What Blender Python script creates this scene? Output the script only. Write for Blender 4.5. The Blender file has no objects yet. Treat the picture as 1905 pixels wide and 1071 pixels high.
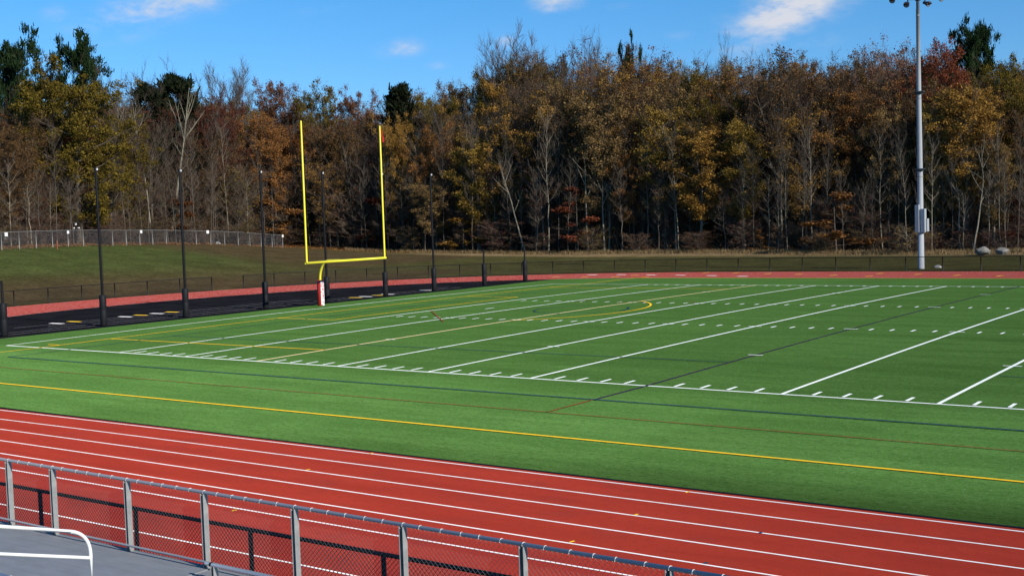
import bpy, bmesh, math, random
import numpy as np
from mathutils import Vector, Matrix
R_ = math.radians
sc = bpy.context.scene
col = sc.collection
random.seed(7); rng = np.random.default_rng(11)

# ------------------------------------------------------------------ camera, sky, sun, exposure
CAM = np.array([46.38354606, -33.20095284, 5.46564793])
YAW, PITCH, ROLL, FPX = -0.62916157, -0.05731073, -0.03310687, 2223.28
cy_, sy_, cp_, sp_ = math.cos(YAW), math.sin(YAW), math.cos(PITCH), math.sin(PITCH)
FWD = np.array([sy_*cp_, cy_*cp_, sp_])
r0 = np.cross(FWD, [0, 0, 1]); r0 /= np.linalg.norm(r0); u0 = np.cross(r0, FWD)
RGT = math.cos(ROLL)*r0 + math.sin(ROLL)*u0
UPV = -math.sin(ROLL)*r0 + math.cos(ROLL)*u0
cd = bpy.data.cameras.new('camera'); cam = bpy.data.objects.new('camera', cd); col.objects.link(cam)
cam.matrix_world = Matrix(((RGT[0], UPV[0], -FWD[0], CAM[0]), (RGT[1], UPV[1], -FWD[1], CAM[1]),
                           (RGT[2], UPV[2], -FWD[2], CAM[2]), (0, 0, 0, 1)))
cd.sensor_width = 36; cd.sensor_fit = 'HORIZONTAL'; cd.lens = FPX*36/1905
cd.clip_start = 0.1; cd.clip_end = 12000
sc.camera = cam
SUN_AZ, SUN_EL = R_(100), R_(28)
SUN = Vector((math.sin(SUN_AZ)*math.cos(SUN_EL), math.cos(SUN_AZ)*math.cos(SUN_EL), math.sin(SUN_EL)))
sl = bpy.data.lights.new('sun', 'SUN'); sl.energy = 5.0; sl.angle = R_(0.5); sl.color = (1.0, 0.93, 0.82)
so = bpy.data.objects.new('sun', sl); col.objects.link(so); so.rotation_euler = SUN.to_track_quat('Z', 'Y').to_euler()
sc.view_settings.view_transform = 'Standard'; sc.view_settings.look = 'None'
sc.view_settings.exposure = 0; sc.view_settings.gamma = 1; sc.view_settings.use_curve_mapping = False
SKY_STRENGTH = 0.12

def ray(px, py):
    return RGT*(px-952.5)/FPX - UPV*(py-535.5)/FPX + FWD
def at(px, py, d): return CAM + ray(px, py)*d

W = bpy.data.worlds.new('World'); sc.world = W; W.use_nodes = True
nt = W.node_tree; N = nt.nodes; L = nt.links; N.clear()
def nd(t, **k):
    n = N.new(t)
    for a, b in k.items(): setattr(n, a, b)
    return n
def mth(op, a, b=None, c=None):
    n = nd('ShaderNodeMath', operation=op)
    for i, v in enumerate((a, b, c)):
        if v is None: continue
        if isinstance(v, (int, float)): n.inputs[i].default_value = v
        else: L.new(v, n.inputs[i])
    return n.outputs[0]
sky = nd('ShaderNodeTexSky', sky_type='NISHITA'); sky.sun_disc = False
sky.sun_elevation = SUN_EL; sky.sun_rotation = SUN_AZ
sky.air_density = 1.0; sky.dust_density = 0.1; sky.ozone_density = 4.0; sky.altitude = 300
hs = nd('ShaderNodeHueSaturation'); hs.inputs['Saturation'].default_value = 1.32; hs.inputs['Value'].default_value = 1.0
L.new(sky.outputs[0], hs.inputs['Color'])
tint = nd('ShaderNodeMix', data_type='RGBA', blend_type='MULTIPLY'); tint.inputs[0].default_value = 1
L.new(hs.outputs[0], tint.inputs[6])
tc = nd('ShaderNodeTexCoord'); sp = nd('ShaderNodeSeparateXYZ'); L.new(tc.outputs['Generated'], sp.inputs[0])
AZ = mth('ARCTAN2', sp.outputs[0], sp.outputs[1]); EL = mth('ARCSINE', sp.outputs[2])
er = nd('ShaderNodeMapRange'); er.inputs['From Min'].default_value = 0.0; er.inputs['From Max'].default_value = 0.26; L.new(EL, er.inputs[0])
ramp = nd('ShaderNodeMix', data_type='RGBA'); ramp.inputs[6].default_value = (0.44, 0.73, 1.10, 1); ramp.inputs[7].default_value = (1.14, 1.17, 1.15, 1)
L.new(er.outputs[0], ramp.inputs[0]); L.new(ramp.outputs[2], tint.inputs[7])
nz = nd('ShaderNodeTexNoise'); nz.inputs['Scale'].default_value = 22; nz.inputs['Detail'].default_value = 8; nz.inputs['Roughness'].default_value = 0.62
mp = nd('ShaderNodeMapping'); mp.inputs['Scale'].default_value = (1, 1, 2.2); L.new(tc.outputs['Generated'], mp.inputs[0]); L.new(mp.outputs[0], nz.inputs[0])
nz2 = nd('ShaderNodeTexNoise'); nz2.inputs['Scale'].default_value = 70; nz2.inputs['Detail'].default_value = 6; L.new(mp.outputs[0], nz2.inputs[0])
CLOUDS = [  # centre of each cloud (pixel of its direction), half length, half height, tilt (deg), density
    (1475, 14, 105, 40, 25, 1.45), (1395, 52, 50, 18, 32, 0.85), (1540, 2, 60, 24, 10, 0.7), (300, 12, 125, 28, 15, 0.95), (215, 44, 60, 20, 20, 0.6), (748, 90, 42, 15, 7, 0.75),
    (1035, 2, 45, 18, 5, 1.0), (1500, 82, 60, 18, 8, 0.55), (104, 24, 28, 18, 0, 0.5), (942, 78, 18, 14, 0, 0.6),
    (1270, 68, 34, 10, 0, 0.35), (818, 122, 24, 9, 0, 0.4), (240, 66, 80, 16, 14, 0.35), (1180, 8, 60, 10, 5, 0.3), (600, 20, 80, 12, 8, 0.25)]
tot = None
for (px, py, a, b, tl, dn) in CLOUDS:
    d = ray(px, py); d = d/np.linalg.norm(d); ca, ce = math.atan2(d[0], d[1]), math.asin(d[2])
    t = R_(tl-2); a *= 1.2/FPX; b *= 1.25/FPX
    dx = mth('SUBTRACT', AZ, ca); dy = mth('SUBTRACT', EL, ce)
    u = mth('MULTIPLY_ADD', dx, math.cos(t)/a, mth('MULTIPLY', dy, math.sin(t)/a))
    v = mth('MULTIPLY_ADD', dx, -math.sin(t)/b, mth('MULTIPLY', dy, math.cos(t)/b))
    r2 = mth('MULTIPLY_ADD', u, u, mth('MULTIPLY', v, v))
    f = mth('MULTIPLY', mth('POWER', 2.718, mth('MULTIPLY', r2, -1.1)), dn)
    tot = f if tot is None else mth('MAXIMUM', tot, f)
nn = mth('MULTIPLY_ADD', mth('SUBTRACT', nz.outputs[0], 0.5), 4.2, mth('MULTIPLY_ADD', mth('SUBTRACT', nz2.outputs[0], 0.5), 1.2, 1.05))
cl = mth('MULTIPLY', tot, nn)
mr = nd('ShaderNodeMapRange', interpolation_type='SMOOTHSTEP'); mr.inputs['From Min'].default_value = 0.10; mr.inputs['From Max'].default_value = 1.9
mr.inputs['To Max'].default_value = 0.95
L.new(cl, mr.inputs[0])
cm = nd('ShaderNodeMix', data_type='RGBA'); L.new(mr.outputs[0], cm.inputs[0]); L.new(tint.outputs[2], cm.inputs[6])
CLOUD_RGB = (0.70, 0.72, 0.79)
cm.inputs[7].default_value = tuple(c/SKY_STRENGTH for c in CLOUD_RGB)+(1,)
bg = nd('ShaderNodeBackground'); bg.inputs[1].default_value = SKY_STRENGTH; L.new(cm.outputs[2], bg.inputs[0])
wo = nd('ShaderNodeOutputWorld'); L.new(bg.outputs[0], wo.inputs[0])

# ------------------------------------------------------------------ materials
def new_mat(name):
    m = bpy.data.materials.new(name); m.use_nodes = True; m.node_tree.nodes.clear(); return m, m.node_tree
def principled(name, rgb, rough=0.6, metal=0.0, var=0.12, scale=8.0, bump=0.0, spec=0.4, stretch=None):
    m, t = new_mat(name); n = t.nodes; l = t.links
    o = n.new('ShaderNodeOutputMaterial'); p = n.new('ShaderNodeBsdfPrincipled'); l.new(p.outputs[0], o.inputs[0])
    p.inputs['Roughness'].default_value = rough; p.inputs['Metallic'].default_value = metal
    p.inputs['Specular IOR Level'].default_value = spec
    c = n.new('ShaderNodeTexCoord'); z = n.new('ShaderNodeTexNoise'); z.inputs['Scale'].default_value = scale; z.inputs['Detail'].default_value = 6
    if stretch:
        mp = n.new('ShaderNodeMapping'); mp.inputs['Scale'].default_value = stretch; l.new(c.outputs['Object'], mp.inputs[0]); l.new(mp.outputs[0], z.inputs[0])
    else: l.new(c.outputs['Object'], z.inputs[0])
    x = n.new('ShaderNodeMix'); x.data_type = 'RGBA'
    x.inputs[6].default_value = tuple(v*(1-var) for v in rgb)+(1,); x.inputs[7].default_value = tuple(min(1, v*(1+var)) for v in rgb)+(1,)
    l.new(z.outputs[0], x.inputs[0]); l.new(x.outputs[2], p.inputs['Base Color'])
    if bump:
        b = n.new('ShaderNodeBump'); b.inputs['Strength'].default_value = bump; l.new(z.outputs[0], b.inputs['Height']); l.new(b.outputs[0], p.inputs['Normal'])
    return m
def ground_mat(name, layers, rough=1.0, bump=0.0, bscale=60, bdist=0.01):
    """rough diffuse ground; layers = [(scale xyz, colour a, colour b, lo, hi, amount)]"""
    m, t = new_mat(name); n = t.nodes; l = t.links
    o = n.new('ShaderNodeOutputMaterial'); d = n.new('ShaderNodeBsdfDiffuse'); d.inputs['Roughness'].default_value = rough; l.new(d.outputs[0], o.inputs[0])
    c = n.new('ShaderNodeTexCoord'); cur = None
    for (s, a, b, lo, hi, amt, det) in layers:
        mp = n.new('ShaderNodeMapping'); mp.inputs['Scale'].default_value = s; l.new(c.outputs['Object'], mp.inputs[0])
        z = n.new('ShaderNodeTexNoise'); z.inputs['Scale'].default_value = 1; z.inputs['Detail'].default_value = det; l.new(mp.outputs[0], z.inputs[0])
        r = n.new('ShaderNodeMapRange'); r.inputs['From Min'].default_value = lo; r.inputs['From Max'].default_value = hi; r.inputs['To Max'].default_value = amt; l.new(z.outputs[0], r.inputs[0])
        x = n.new('ShaderNodeMix'); x.data_type = 'RGBA'; l.new(r.outputs[0], x.inputs[0])
        if cur is None: x.inputs[6].default_value = tuple(a)+(1,)
        else: l.new(cur, x.inputs[6])
        x.inputs[7].default_value = tuple(b)+(1,); cur = x.outputs[2]
    l.new(cur, d.inputs['Color'])
    if bump:
        z = n.new('ShaderNodeTexNoise'); z.inputs['Scale'].default_value = bscale; z.inputs['Detail'].default_value = 3; l.new(c.outputs['Object'], z.inputs[0])
        b = n.new('ShaderNodeBump'); b.inputs['Strength'].default_value = bump; b.inputs['Distance'].default_value = bdist; l.new(z.outputs[0], b.inputs['Height']); l.new(b.outputs[0], d.inputs['Normal'])
    return m
def leaf_mat(name, a, b, trans=0.25):
    """each leaf its own shade between two colours"""
    m, t = new_mat(name); n = t.nodes; l = t.links
    o = n.new('ShaderNodeOutputMaterial'); g = n.new('ShaderNodeNewGeometry'); x = n.new('ShaderNodeMix'); x.data_type = 'RGBA'
    x.inputs[6].default_value = tuple(a)+(1,); x.inputs[7].default_value = tuple(b)+(1,); l.new(g.outputs['Random Per Island'], x.inputs[0])
    d = n.new('ShaderNodeBsdfDiffuse'); tr = n.new('ShaderNodeBsdfTranslucent'); ms = n.new('ShaderNodeMixShader'); ms.inputs[0].default_value = trans
    l.new(x.outputs[2], d.inputs[0]); l.new(x.outputs[2], tr.inputs[0]); l.new(d.outputs[0], ms.inputs[1]); l.new(tr.outputs[0], ms.inputs[2]); l.new(ms.outputs[0], o.inputs[0])
    return m

# turf: fine fibre texture, rolled panels, faint scuffs
TURF = ground_mat('turf', [((0.05, 0.55, 1), (0.100, 0.210, 0.049), (0.074, 0.166, 0.036), 0.35, 0.65, 1, 5),
                           ((0.16, 0.9, 1), (0, 0, 0), (0.050, 0.118, 0.022), 0.50, 0.72, 0.55, 6),
                           ((0.7, 3.0, 1), (0, 0, 0), (0.058, 0.132, 0.027), 0.45, 0.75, 0.7, 6),
                           ((5, 12, 1), (0, 0, 0), (0.040, 0.098, 0.020), 0.5, 0.70, 0.8, 5),
                           ((11, 16, 1), (0, 0, 0), (0.19, 0.29, 0.11), 0.57, 0.70, 0.6, 3)], bump=0.5, bscale=22, bdist=0.03)
# the carpet comes in rolls: the rolls of the playing area are a deeper green than those of the margins, every second roll leans a little differently
t_ = TURF.node_tree; dn_ = [n for n in t_.nodes if n.type == 'BSDF_DIFFUSE'][0]; src_ = dn_.inputs['Color'].links[0].from_socket
c_ = t_.nodes.new('ShaderNodeTexCoord'); sx_ = t_.nodes.new('ShaderNodeSeparateXYZ'); t_.links.new(c_.outputs['Object'], sx_.inputs[0])
def tm_(op, a, b):
    n = t_.nodes.new('ShaderNodeMath'); n.operation = op
    for i, v in enumerate((a, b)):
        if isinstance(v, (int, float)): n.inputs[i].default_value = v
        else: t_.links.new(v, n.inputs[i])
    return n.outputs[0]
def rng_(v, a, b, lo, hi):
    n = t_.nodes.new('ShaderNodeMapRange'); n.interpolation_type = 'SMOOTHSTEP'; t_.links.new(v, n.inputs[0]); n.inputs[1].default_value = a; n.inputs[2].default_value = b; n.inputs[3].default_value = lo; n.inputs[4].default_value = hi; return n.outputs[0]
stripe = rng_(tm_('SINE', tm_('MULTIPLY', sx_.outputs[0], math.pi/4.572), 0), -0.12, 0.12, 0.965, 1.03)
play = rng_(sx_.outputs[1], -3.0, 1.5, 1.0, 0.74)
view_shade_ = rng_(sx_.outputs[0], 16, 44, 0.06, 0.60)      # view-dependent turf shading painted into the colour along the kerb, stronger towards midfield
edge_ = tm_('SUBTRACT', 1.0, tm_('MULTIPLY', view_shade_, rng_(sx_.outputs[1], -12.1, -9.3, 1.0, 0.0)))
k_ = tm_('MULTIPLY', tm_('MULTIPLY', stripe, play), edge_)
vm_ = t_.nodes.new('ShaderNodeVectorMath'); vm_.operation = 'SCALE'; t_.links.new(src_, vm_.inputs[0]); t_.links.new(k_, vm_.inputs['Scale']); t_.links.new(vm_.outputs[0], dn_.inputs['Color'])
TRACK = ground_mat('track_rubber', [((0.3, 1.5, 1), (0.345, 0.040, 0.024), (0.275, 0.031, 0.020), 0.3, 0.7, 1, 5),
                                    ((0.9, 1.1, 1), (0, 0, 0), (0.23, 0.036, 0.028), 0.52, 0.72, 0.6, 9),
                                    ((6, 6, 1), (0, 0, 0), (0.25, 0.028, 0.020), 0.48, 0.7, 0.5, 6),
                                    ((35, 35, 1), (0, 0, 0), (0.22, 0.024, 0.018), 0.5, 0.7, 0.6, 3)], bump=0.5, bscale=160, bdist=0.004)
ASPH = ground_mat('black_rubber', [((0.5, 0.5, 1), (0.007, 0.007, 0.0095), (0.014, 0.014, 0.017), 0.35, 0.7, 1, 8), ((4, 4, 1), (0, 0, 0), (0.008, 0.008, 0.009), 0.45, 0.7, 0.7, 6)], bump=0.3, bscale=120, bdist=0.004)
WHITE = ground_mat('white_paint', [((3, 3, 1), (0.88, 0.90, 0.85), (0.68, 0.74, 0.64), 0.45, 0.8, 1, 6)])
TWHITE = ground_mat('track_white', [((3, 3, 1), (0.85, 0.80, 0.78), (0.70, 0.58, 0.54), 0.5, 0.8, 1, 6)])
CREAM = ground_mat('cream_paint', [((3, 3, 1), (0.80, 0.62, 0.34), (0.7, 0.6, 0.4), 0.45, 0.8, 1, 6)])
YELLOW = ground_mat('yellow_paint', [((3, 3, 1), (0.86, 0.52, 0.028), (0.62, 0.42, 0.04), 0.45, 0.8, 1, 6)])
BLUE = ground_mat('blue_paint', [((3, 3, 1), (0.012, 0.035, 0.10), (0.015, 0.06, 0.06), 0.4, 0.75, 1, 6)])
PURPLE = ground_mat('purple_paint', [((3, 3, 1), (0.028, 0.018, 0.055), (0.05, 0.02, 0.04), 0.45, 0.75, 1, 6)])
REDLINE = ground_mat('red_paint', [((3, 3, 1), (0.26, 0.045, 0.03), (0.10, 0.09, 0.025), 0.4, 0.7, 1, 6)])
GALV = principled('galvanised_steel', (0.255, 0.265, 0.26), 0.75, 0.0, 0.38, 9, 0.0)
RAILM = principled('galvanised_rail', (0.27, 0.28, 0.31), 0.5, 0.1, 0.12, 10)
WIREM = principled('galvanised_wire', (0.22, 0.23, 0.24), 0.5, 0.6, 0.1, 20)
TIEM = principled('aluminium_tie', (0.75, 0.72, 0.66), 0.4, 0.3, 0.1, 20)
BLACKM = principled('black_coated_steel', (0.006, 0.006, 0.007), 0.6, 0.0, 0.2, 10, 0.0, 0.15)
PADM = principled('black_vinyl', (0.012, 0.0125, 0.014), 0.6, 0.0, 0.2, 6, 0.05, 0.2)
BROWNBLK = principled('dark_fence_steel', (0.009, 0.007, 0.006), 0.6, 0.0, 0.2, 10)
YELM = principled('yellow_enamel', (0.88, 0.76, 0.045), 0.4, 0.0, 0.08, 5)
REDPAD = principled('red_vinyl', (0.50, 0.03, 0.018), 0.45, 0.0, 0.1, 5, 0.05)
WHITEP = principled('white_enamel', (0.82, 0.81, 0.76), 0.35, 0.0, 0.03, 3)
LETTER = principled('white_vinyl', (0.85, 0.85, 0.83), 0.5, 0.0, 0.03, 3)
DECKM = principled('weathered_aluminium', (0.27, 0.275, 0.28), 0.65, 0.0, 0.22, 2.5, 0.0, stretch=(1, 2.5, 2.5))
SEATM = principled('seat_aluminium', (0.26, 0.30, 0.36), 0.4, 0.5, 0.1, 5)
ROCKM = principled('granite', (0.21, 0.195, 0.17), 0.9, 0.0, 0.35, 2.5, 0.6)
STAKEM = principled('orange_stake', (0.45, 0.12, 0.06), 0.7)
DARKLAMP = principled('lamp_housing', (0.06, 0.06, 0.065), 0.5, 0.3)
RIBBON = principled('red_ribbon', (0.35, 0.015, 0.012), 0.7)
BARK_GREY = principled('grey_bark', (0.105, 0.088, 0.070), 0.95, 0, 0.45, 3, 0.4, 0.1, (3, 3, 0.6))
BARK_DARK = principled('dark_bark', (0.05, 0.040, 0.033), 0.95, 0, 0.45, 3, 0.4, 0.1, (3, 3, 0.6))
BARK_PALE = principled('pale_bark', (0.26, 0.225, 0.165), 0.9, 0, 0.45, 2.5, 0.3, 0.1, (2, 2, 0.8))
TWIG = principled('twig_bark', (0.092, 0.068, 0.050), 0.95, 0, 0.3, 2, 0, 0.1)
TWIG_BRUSH = principled('brush_twig', (0.145, 0.105, 0.076), 0.95, 0, 0.3, 2, 0, 0.1)
TWIG_PALE = principled('pale_twig', (0.115, 0.092, 0.070), 0.95, 0, 0.3, 2, 0, 0.1)
LEAVES = {k: leaf_mat('leaf_'+k, a, b) for k, (a, b) in dict(
    olive=((0.065, 0.047, 0.009), (0.23, 0.165, 0.028)), gold=((0.17, 0.090, 0.020), (0.50, 0.28, 0.065)),
    yellow=((0.16, 0.100, 0.020), (0.45, 0.29, 0.065)), orange=((0.15, 0.066, 0.020), (0.38, 0.18, 0.060)),
    russet=((0.10, 0.040, 0.015), (0.25, 0.098, 0.036)), red=((0.13, 0.038, 0.020), (0.31, 0.095, 0.046)),
    maroon=((0.07, 0.026, 0.017), (0.16, 0.055, 0.034)), brown=((0.075, 0.044, 0.020), (0.20, 0.115, 0.048)),
    tan=((0.13, 0.085, 0.034), (0.36, 0.23, 0.09)), pink=((0.16, 0.085, 0.055), (0.34, 0.17, 0.11)),
    pine=((0.012, 0.024, 0.010), (0.035, 0.062, 0.024)), darkpine=((0.010, 0.015, 0.008), (0.026, 0.034, 0.016))).items()}

# ------------------------------------------------------------------ mesh helpers
class MB:
    def __init__(s): s.v = []; s.f = []; s.n = 0; s.mi = []
    def add(s, V, F, mi=0):
        V = np.asarray(V, float).reshape(-1, 3); F = np.asarray(F, int)
        s.v.append(V); s.f.append((F+s.n)); s.mi.append((len(F), mi)); s.n += len(V); return s
    def box(s, c, size, rot=None, mi=0):
        x, y, z = [q/2 for q in size]
        V = np.array([(-x,-y,-z),(x,-y,-z),(x,y,-z),(-x,y,-z),(-x,-y,z),(x,-y,z),(x,y,z),(-x,y,z)])
        if rot is not None: V = V @ np.asarray(rot).T
        return s.add(V+np.asarray(c, float), [(0,3,2,1),(4,5,6,7),(0,1,5,4),(1,2,6,5),(2,3,7,6),(3,0,4,7)], mi)
    def tubes(s, P, R, n=6, mi=0, caps=False):
        """P (N,K,3) polylines, R (N,K) radii -> n-sided tubes"""
        P = np.asarray(P, float); R = np.asarray(R, float); Nn, K, _ = P.shape
        T = np.gradient(P, axis=1); T /= np.linalg.norm(T, axis=2, keepdims=True)+1e-9
        ref = np.zeros((Nn, 1, 3)); md = np.abs(P[:, -1]-P[:, 0]); zz = md[:, 2] > 0.8*np.linalg.norm(md, axis=1)
        ref[:, 0, 2] = ~zz; ref[:, 0, 0] = zz
        A = np.cross(T, np.broadcast_to(ref, T.shape)); A /= np.linalg.norm(A, axis=2, keepdims=True)+1e-9
        B = np.cross(T, A); th = np.arange(n)*2*math.pi/n
        V = P[:, :, None]+R[:, :, None, None]*(A[:, :, None]*np.cos(th)[:, None]+B[:, :, None]*np.sin(th)[:, None])
        i = np.arange(Nn)[:, None, None]*K*n; k = np.arange(K-1)[None, :, None]*n; j = np.arange(n)[None, None, :]; j2 = (j+1) % n
        F = np.stack([i+k+j, i+k+n+j, i+k+n+j2, i+k+j2], -1).reshape(-1, 4)
        s.add(V, F, mi)
        if caps:
            for e in (0, K-1):
                for q in range(Nn):
                    b = s.n-Nn*K*n+q*K*n+e*n; ring = [b+x for x in range(n)]
                    if e == 0: ring = ring[::-1]
                    s.f.append(ring); s.mi.append((1, mi))
        return s
    def tube(s, pts, r, n=10, mi=0, caps=True):
        pts = np.asarray(pts, float); r = np.full(len(pts), r) if np.isscalar(r) else np.asarray(r)
        return s.tubes(pts[None], r[None], n, mi, caps)
    def mesh(s, name, mats, smooth=False):
        me = bpy.data.meshes.new(name); V = np.concatenate(s.v); faces = []
        quads = all(isinstance(f, np.ndarray) and f.ndim == 2 for f in s.f)
        lens = []; loops = []
        for f in s.f:
            if isinstance(f, np.ndarray) and f.ndim == 2: lens.append(np.full(len(f), f.shape[1])); loops.append(f.ravel())
            else: lens.append(np.array([len(f)])); loops.append(np.asarray(f))
        lens = np.concatenate(lens); loops = np.concatenate(loops)
        me.vertices.add(len(V)); me.vertices.foreach_set('co', V.ravel().astype(np.float32))
        me.loops.add(len(loops)); me.loops.foreach_set('vertex_index', loops.astype(np.int32))
        me.polygons.add(len(lens)); me.polygons.foreach_set('loop_start', (np.cumsum(lens)-lens).astype(np.int32))
        me.polygons.foreach_set('loop_total', lens.astype(np.int32))
        mi = np.concatenate([np.full(a, b) for a, b in s.mi]); me.polygons.foreach_set('material_index', mi.astype(np.int32))
        me.polygons.foreach_set('use_smooth', np.full(len(lens), bool(smooth)))
        for m in (mats if isinstance(mats, (list, tuple)) else [mats]): me.materials.append(m)
        me.update(calc_edges=True); me.validate(); return me
    def obj(s, name, mats, parent=None, smooth=False, loc=None):
        if loc is not None: s.v = [v-np.asarray(loc, float) for v in s.v]
        o = bpy.data.objects.new(name, s.mesh(name, mats, smooth)); col.objects.link(o)
        if loc is not None: o.location = loc
        if parent is not None:
            o.parent = parent
            if loc is None: o.location = -parent.location   # geometry given in world space
        return o
def tag(o, label=None, cat=None, group=None, kind=None):
    if label: o['label'] = label
    if cat: o['category'] = cat
    if group: o['group'] = group
    if kind: o['kind'] = kind
    return o
def empty(name, loc, label, cat, group=None):
    o = bpy.data.objects.new(name, None); col.objects.link(o); o.location = tuple(loc); return tag(o, label, cat, group)
def place(me, name, loc, parent=None, rz=0.0):
    o = bpy.data.objects.new(name, me); col.objects.link(o); o.rotation_euler = (0, 0, rz); o.location = tuple(loc)
    if parent is not None: o.parent = parent; o.location = Vector(loc)-parent.location
    return o
def arc(c, r, a0, a1, n=24): return [(c[0]+r*math.cos(a), c[1]+r*math.sin(a)) for a in np.linspace(a0, a1, n)]

# ------------------------------------------------------------------ field surfaces
YD = 0.9144; FW = 53.333*YD; HASH = 18.25
def crown(x, y):
    t = 1-abs(y-FW/2)/(FW/2)
    if t <= 0: return 0.0
    z = 0.1108*(1-(1-t)**2)
    return z*min(1, max(0, (x+13.0)/3.6))
def spline(pts, n=12):
    pts = [np.array(p, float) for p in pts]; out = []
    P = [2*pts[0]-pts[1]]+pts+[2*pts[-1]-pts[-2]]
    for i in range(1, len(P)-2):
        for t in np.linspace(0, 1, n, endpoint=False):
            a, b, c, d = P[i-1:i+3]
            out.append(0.5*((2*b)+(c-a)*t+(2*a-5*b+4*c-d)*t*t+(3*b-a-3*c+d)*t**3))
    out.append(pts[-1]); return np.array(out)
TURF_Y0, TURF_Y1 = -12.15, 58.0
# inner kerb line of the running track, near straight -> bend -> far straight
inner = spline([(120, -12.36), (60, -12.36), (20, -12.36), (5, -12.36), (-4, -11.0), (-13, -7.0), (-20.5, -1.0), (-26, 6), (-29.4, 13.5), (-30.4, 20.7),
                (-30.2, 28.4), (-28.8, 35.4), (-26.2, 43), (-21.6, 50), (-14.6, 54.9), (-7, 57.3), (2, 58.2), (20, 58.3), (60, 58.3), (120, 58.3)])
tg = np.gradient(inner, axis=0); tg /= np.linalg.norm(tg, axis=1)[:, None]
nrm = np.stack([tg[:, 1]*-1, tg[:, 0]], 1)*-1      # pointing outwards
cen = np.array([30, 23.0]); sgn = np.sign(((inner-cen)*nrm).sum(1)); 
if np.median(sgn) < 0: nrm = -nrm
def off(d): return inner+nrm*d
LANE = 1.066
def band(mb, a, b, z, mi=0):
    n = len(a); V = np.concatenate([np.c_[a, np.full(n, z)], np.c_[b, np.full(n, z)]])
    F = [(i, i+1, n+i+1, n+i) for i in range(n-1)]
    F = np.array(F)
    p = V[F[0]]; nz_ = np.cross(p[1]-p[0], p[2]-p[0])[2]
    if nz_ < 0: F = F[:, ::-1]
    return mb.add(V, F, mi)
mb = MB(); band(mb, off(-0.12), off(9.0), 0.0)
track = tag(mb.obj('running_track', TRACK), kind='structure')
mb = MB()
for k in range(9): band(mb, off(0.06+k*LANE-0.025), off(0.06+k*LANE+0.025), 0.005)
mb.obj('lane_line', TWHITE, track)
mb = MB(); band(mb, off(-0.20), off(-0.12), 0.012); mb.obj('inner_edge', BLACKM, track)
def bar(mb, p, q, w, z):
    p, q = np.array(p, float), np.array(q, float); d = (q-p)/np.linalg.norm(q-p); n = np.array([-d[1], d[0]])*w/2
    return mb.add([(*(p-n), z), (*(q-n), z), (*(q+n), z), (*(p+n), z)], [(0, 1, 2, 3)])
def uz(px, py, z=0.0):
    d = ray(px, py); return CAM+d*(z-CAM[2])/d[2]
mb = MB()
for a, b, y in [(1093.5, 1111, 511), (1148, 1164, 510.7), (1203, 1219.5, 511.2), (1257, 1275, 511.7), (1315, 1333, 512.5), (1372, 1391, 513.8)]:
    p, q = uz(a, y), uz(b, y+0.15); bar(mb, p[:2], q[:2], 0.40, 0.006)
mb.obj('exchange_mark', TWHITE, track)
mb = MB()
for a, y in [(1034, 515), (1088.5, 515), (1144, 515), (1200.6, 515.3), (1313, 507), (1370, 507.5), (1428, 509), (1486, 510), (1550, 512), (1616, 513.7), (1637, 508.6), (1707.5, 510), (1780, 512), (1860, 513), (1180, 512)]:
    p = uz(a, y); bar(mb, p[:2]+[-0.1, -0.5], p[:2]+[0.15, 0.5], 0.22, 0.0065)
for a, y in [(690, 843), (1278, 915), (1182, 957), (1063, 1007), (435, 949), (572, 873.5)]:
    p = uz(a, y); bar(mb, p[:2]+[0.0, -0.05], p[:2]+[0.02, 0.06], 0.05, 0.0065)
mb.obj('lane_tick', YELLOW, track)
mb = MB()
for a, y in [(1414, 990.5), (1311, 1047)]:
    p = uz(a, y); bar(mb, p[:2]+[0.0, -0.04], p[:2]+[0.02, 0.06], 0.06, 0.0065)
mb.obj('start_tick', BLUE, track)

# infield "D" of black rubber
mb = MB(); xs = np.linspace(-31, 6, 75)
iy = inner[(inner[:, 0] < 8)]; lo = iy[iy[:, 1] < 20.7]; hi = iy[iy[:, 1] >= 20.7]
lo = lo[np.argsort(lo[:, 0])]; hi = hi[np.argsort(hi[:, 0])]
pts = iy[::-1]; c0 = np.array([[-10, 23.0]])
V = np.c_[np.concatenate([c0, pts]), np.full(len(pts)+1, -0.006)]
mb.add(V, [(0, i+1, i+2) for i in range(len(pts)-1)])
apron = tag(mb.obj('infield_apron', ASPH), kind='structure')
mb = MB()
for (x0, y0, x1, y1) in [(-19.25, 6.6, -19.25, 30), (-18.0, 8.0, -18.0, 30), (-16.35, -2, -16.35, 44), (-15.1, -2, -15.1, 44)]: bar(mb, (x0, y0), (x1, y1), 0.06, 0.002)
mb.obj('runway_line', ground_mat('runway_paint', [((3, 3, 1), (0.20, 0.20, 0.22), (0.30, 0.30, 0.32), 0.3, 0.7, 1, 5)]), apron)
for kind, ys in ((TWHITE, ((-19.5, 9.6), (-19.4, 14.5), (-19.4, 17.0))), (YELLOW, ((-19.6, 10.9), (-19.4, 15.7), (-19.4, 18.2)))):
    mb = MB()
    for x, y in ys: bar(mb, (x-0.62, y-0.03), (x+0.62, y+0.03), 0.32, 0.004)
    if kind is TWHITE:
        for x, y in ((-15.75, 33.3), (-15.75, 35.8), (-15.75, 40.3)): bar(mb, (x-0.62, y-0.03), (x+0.62, y+0.03), 0.32, 0.004)
    else:
        for x, y in ((-15.75, 32.2), (-15.75, 34.6)): bar(mb, (x-0.62, y-0.03), (x+0.62, y+0.03), 0.32, 0.004)
    mb.obj('takeoff_board', kind, apron)

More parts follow.
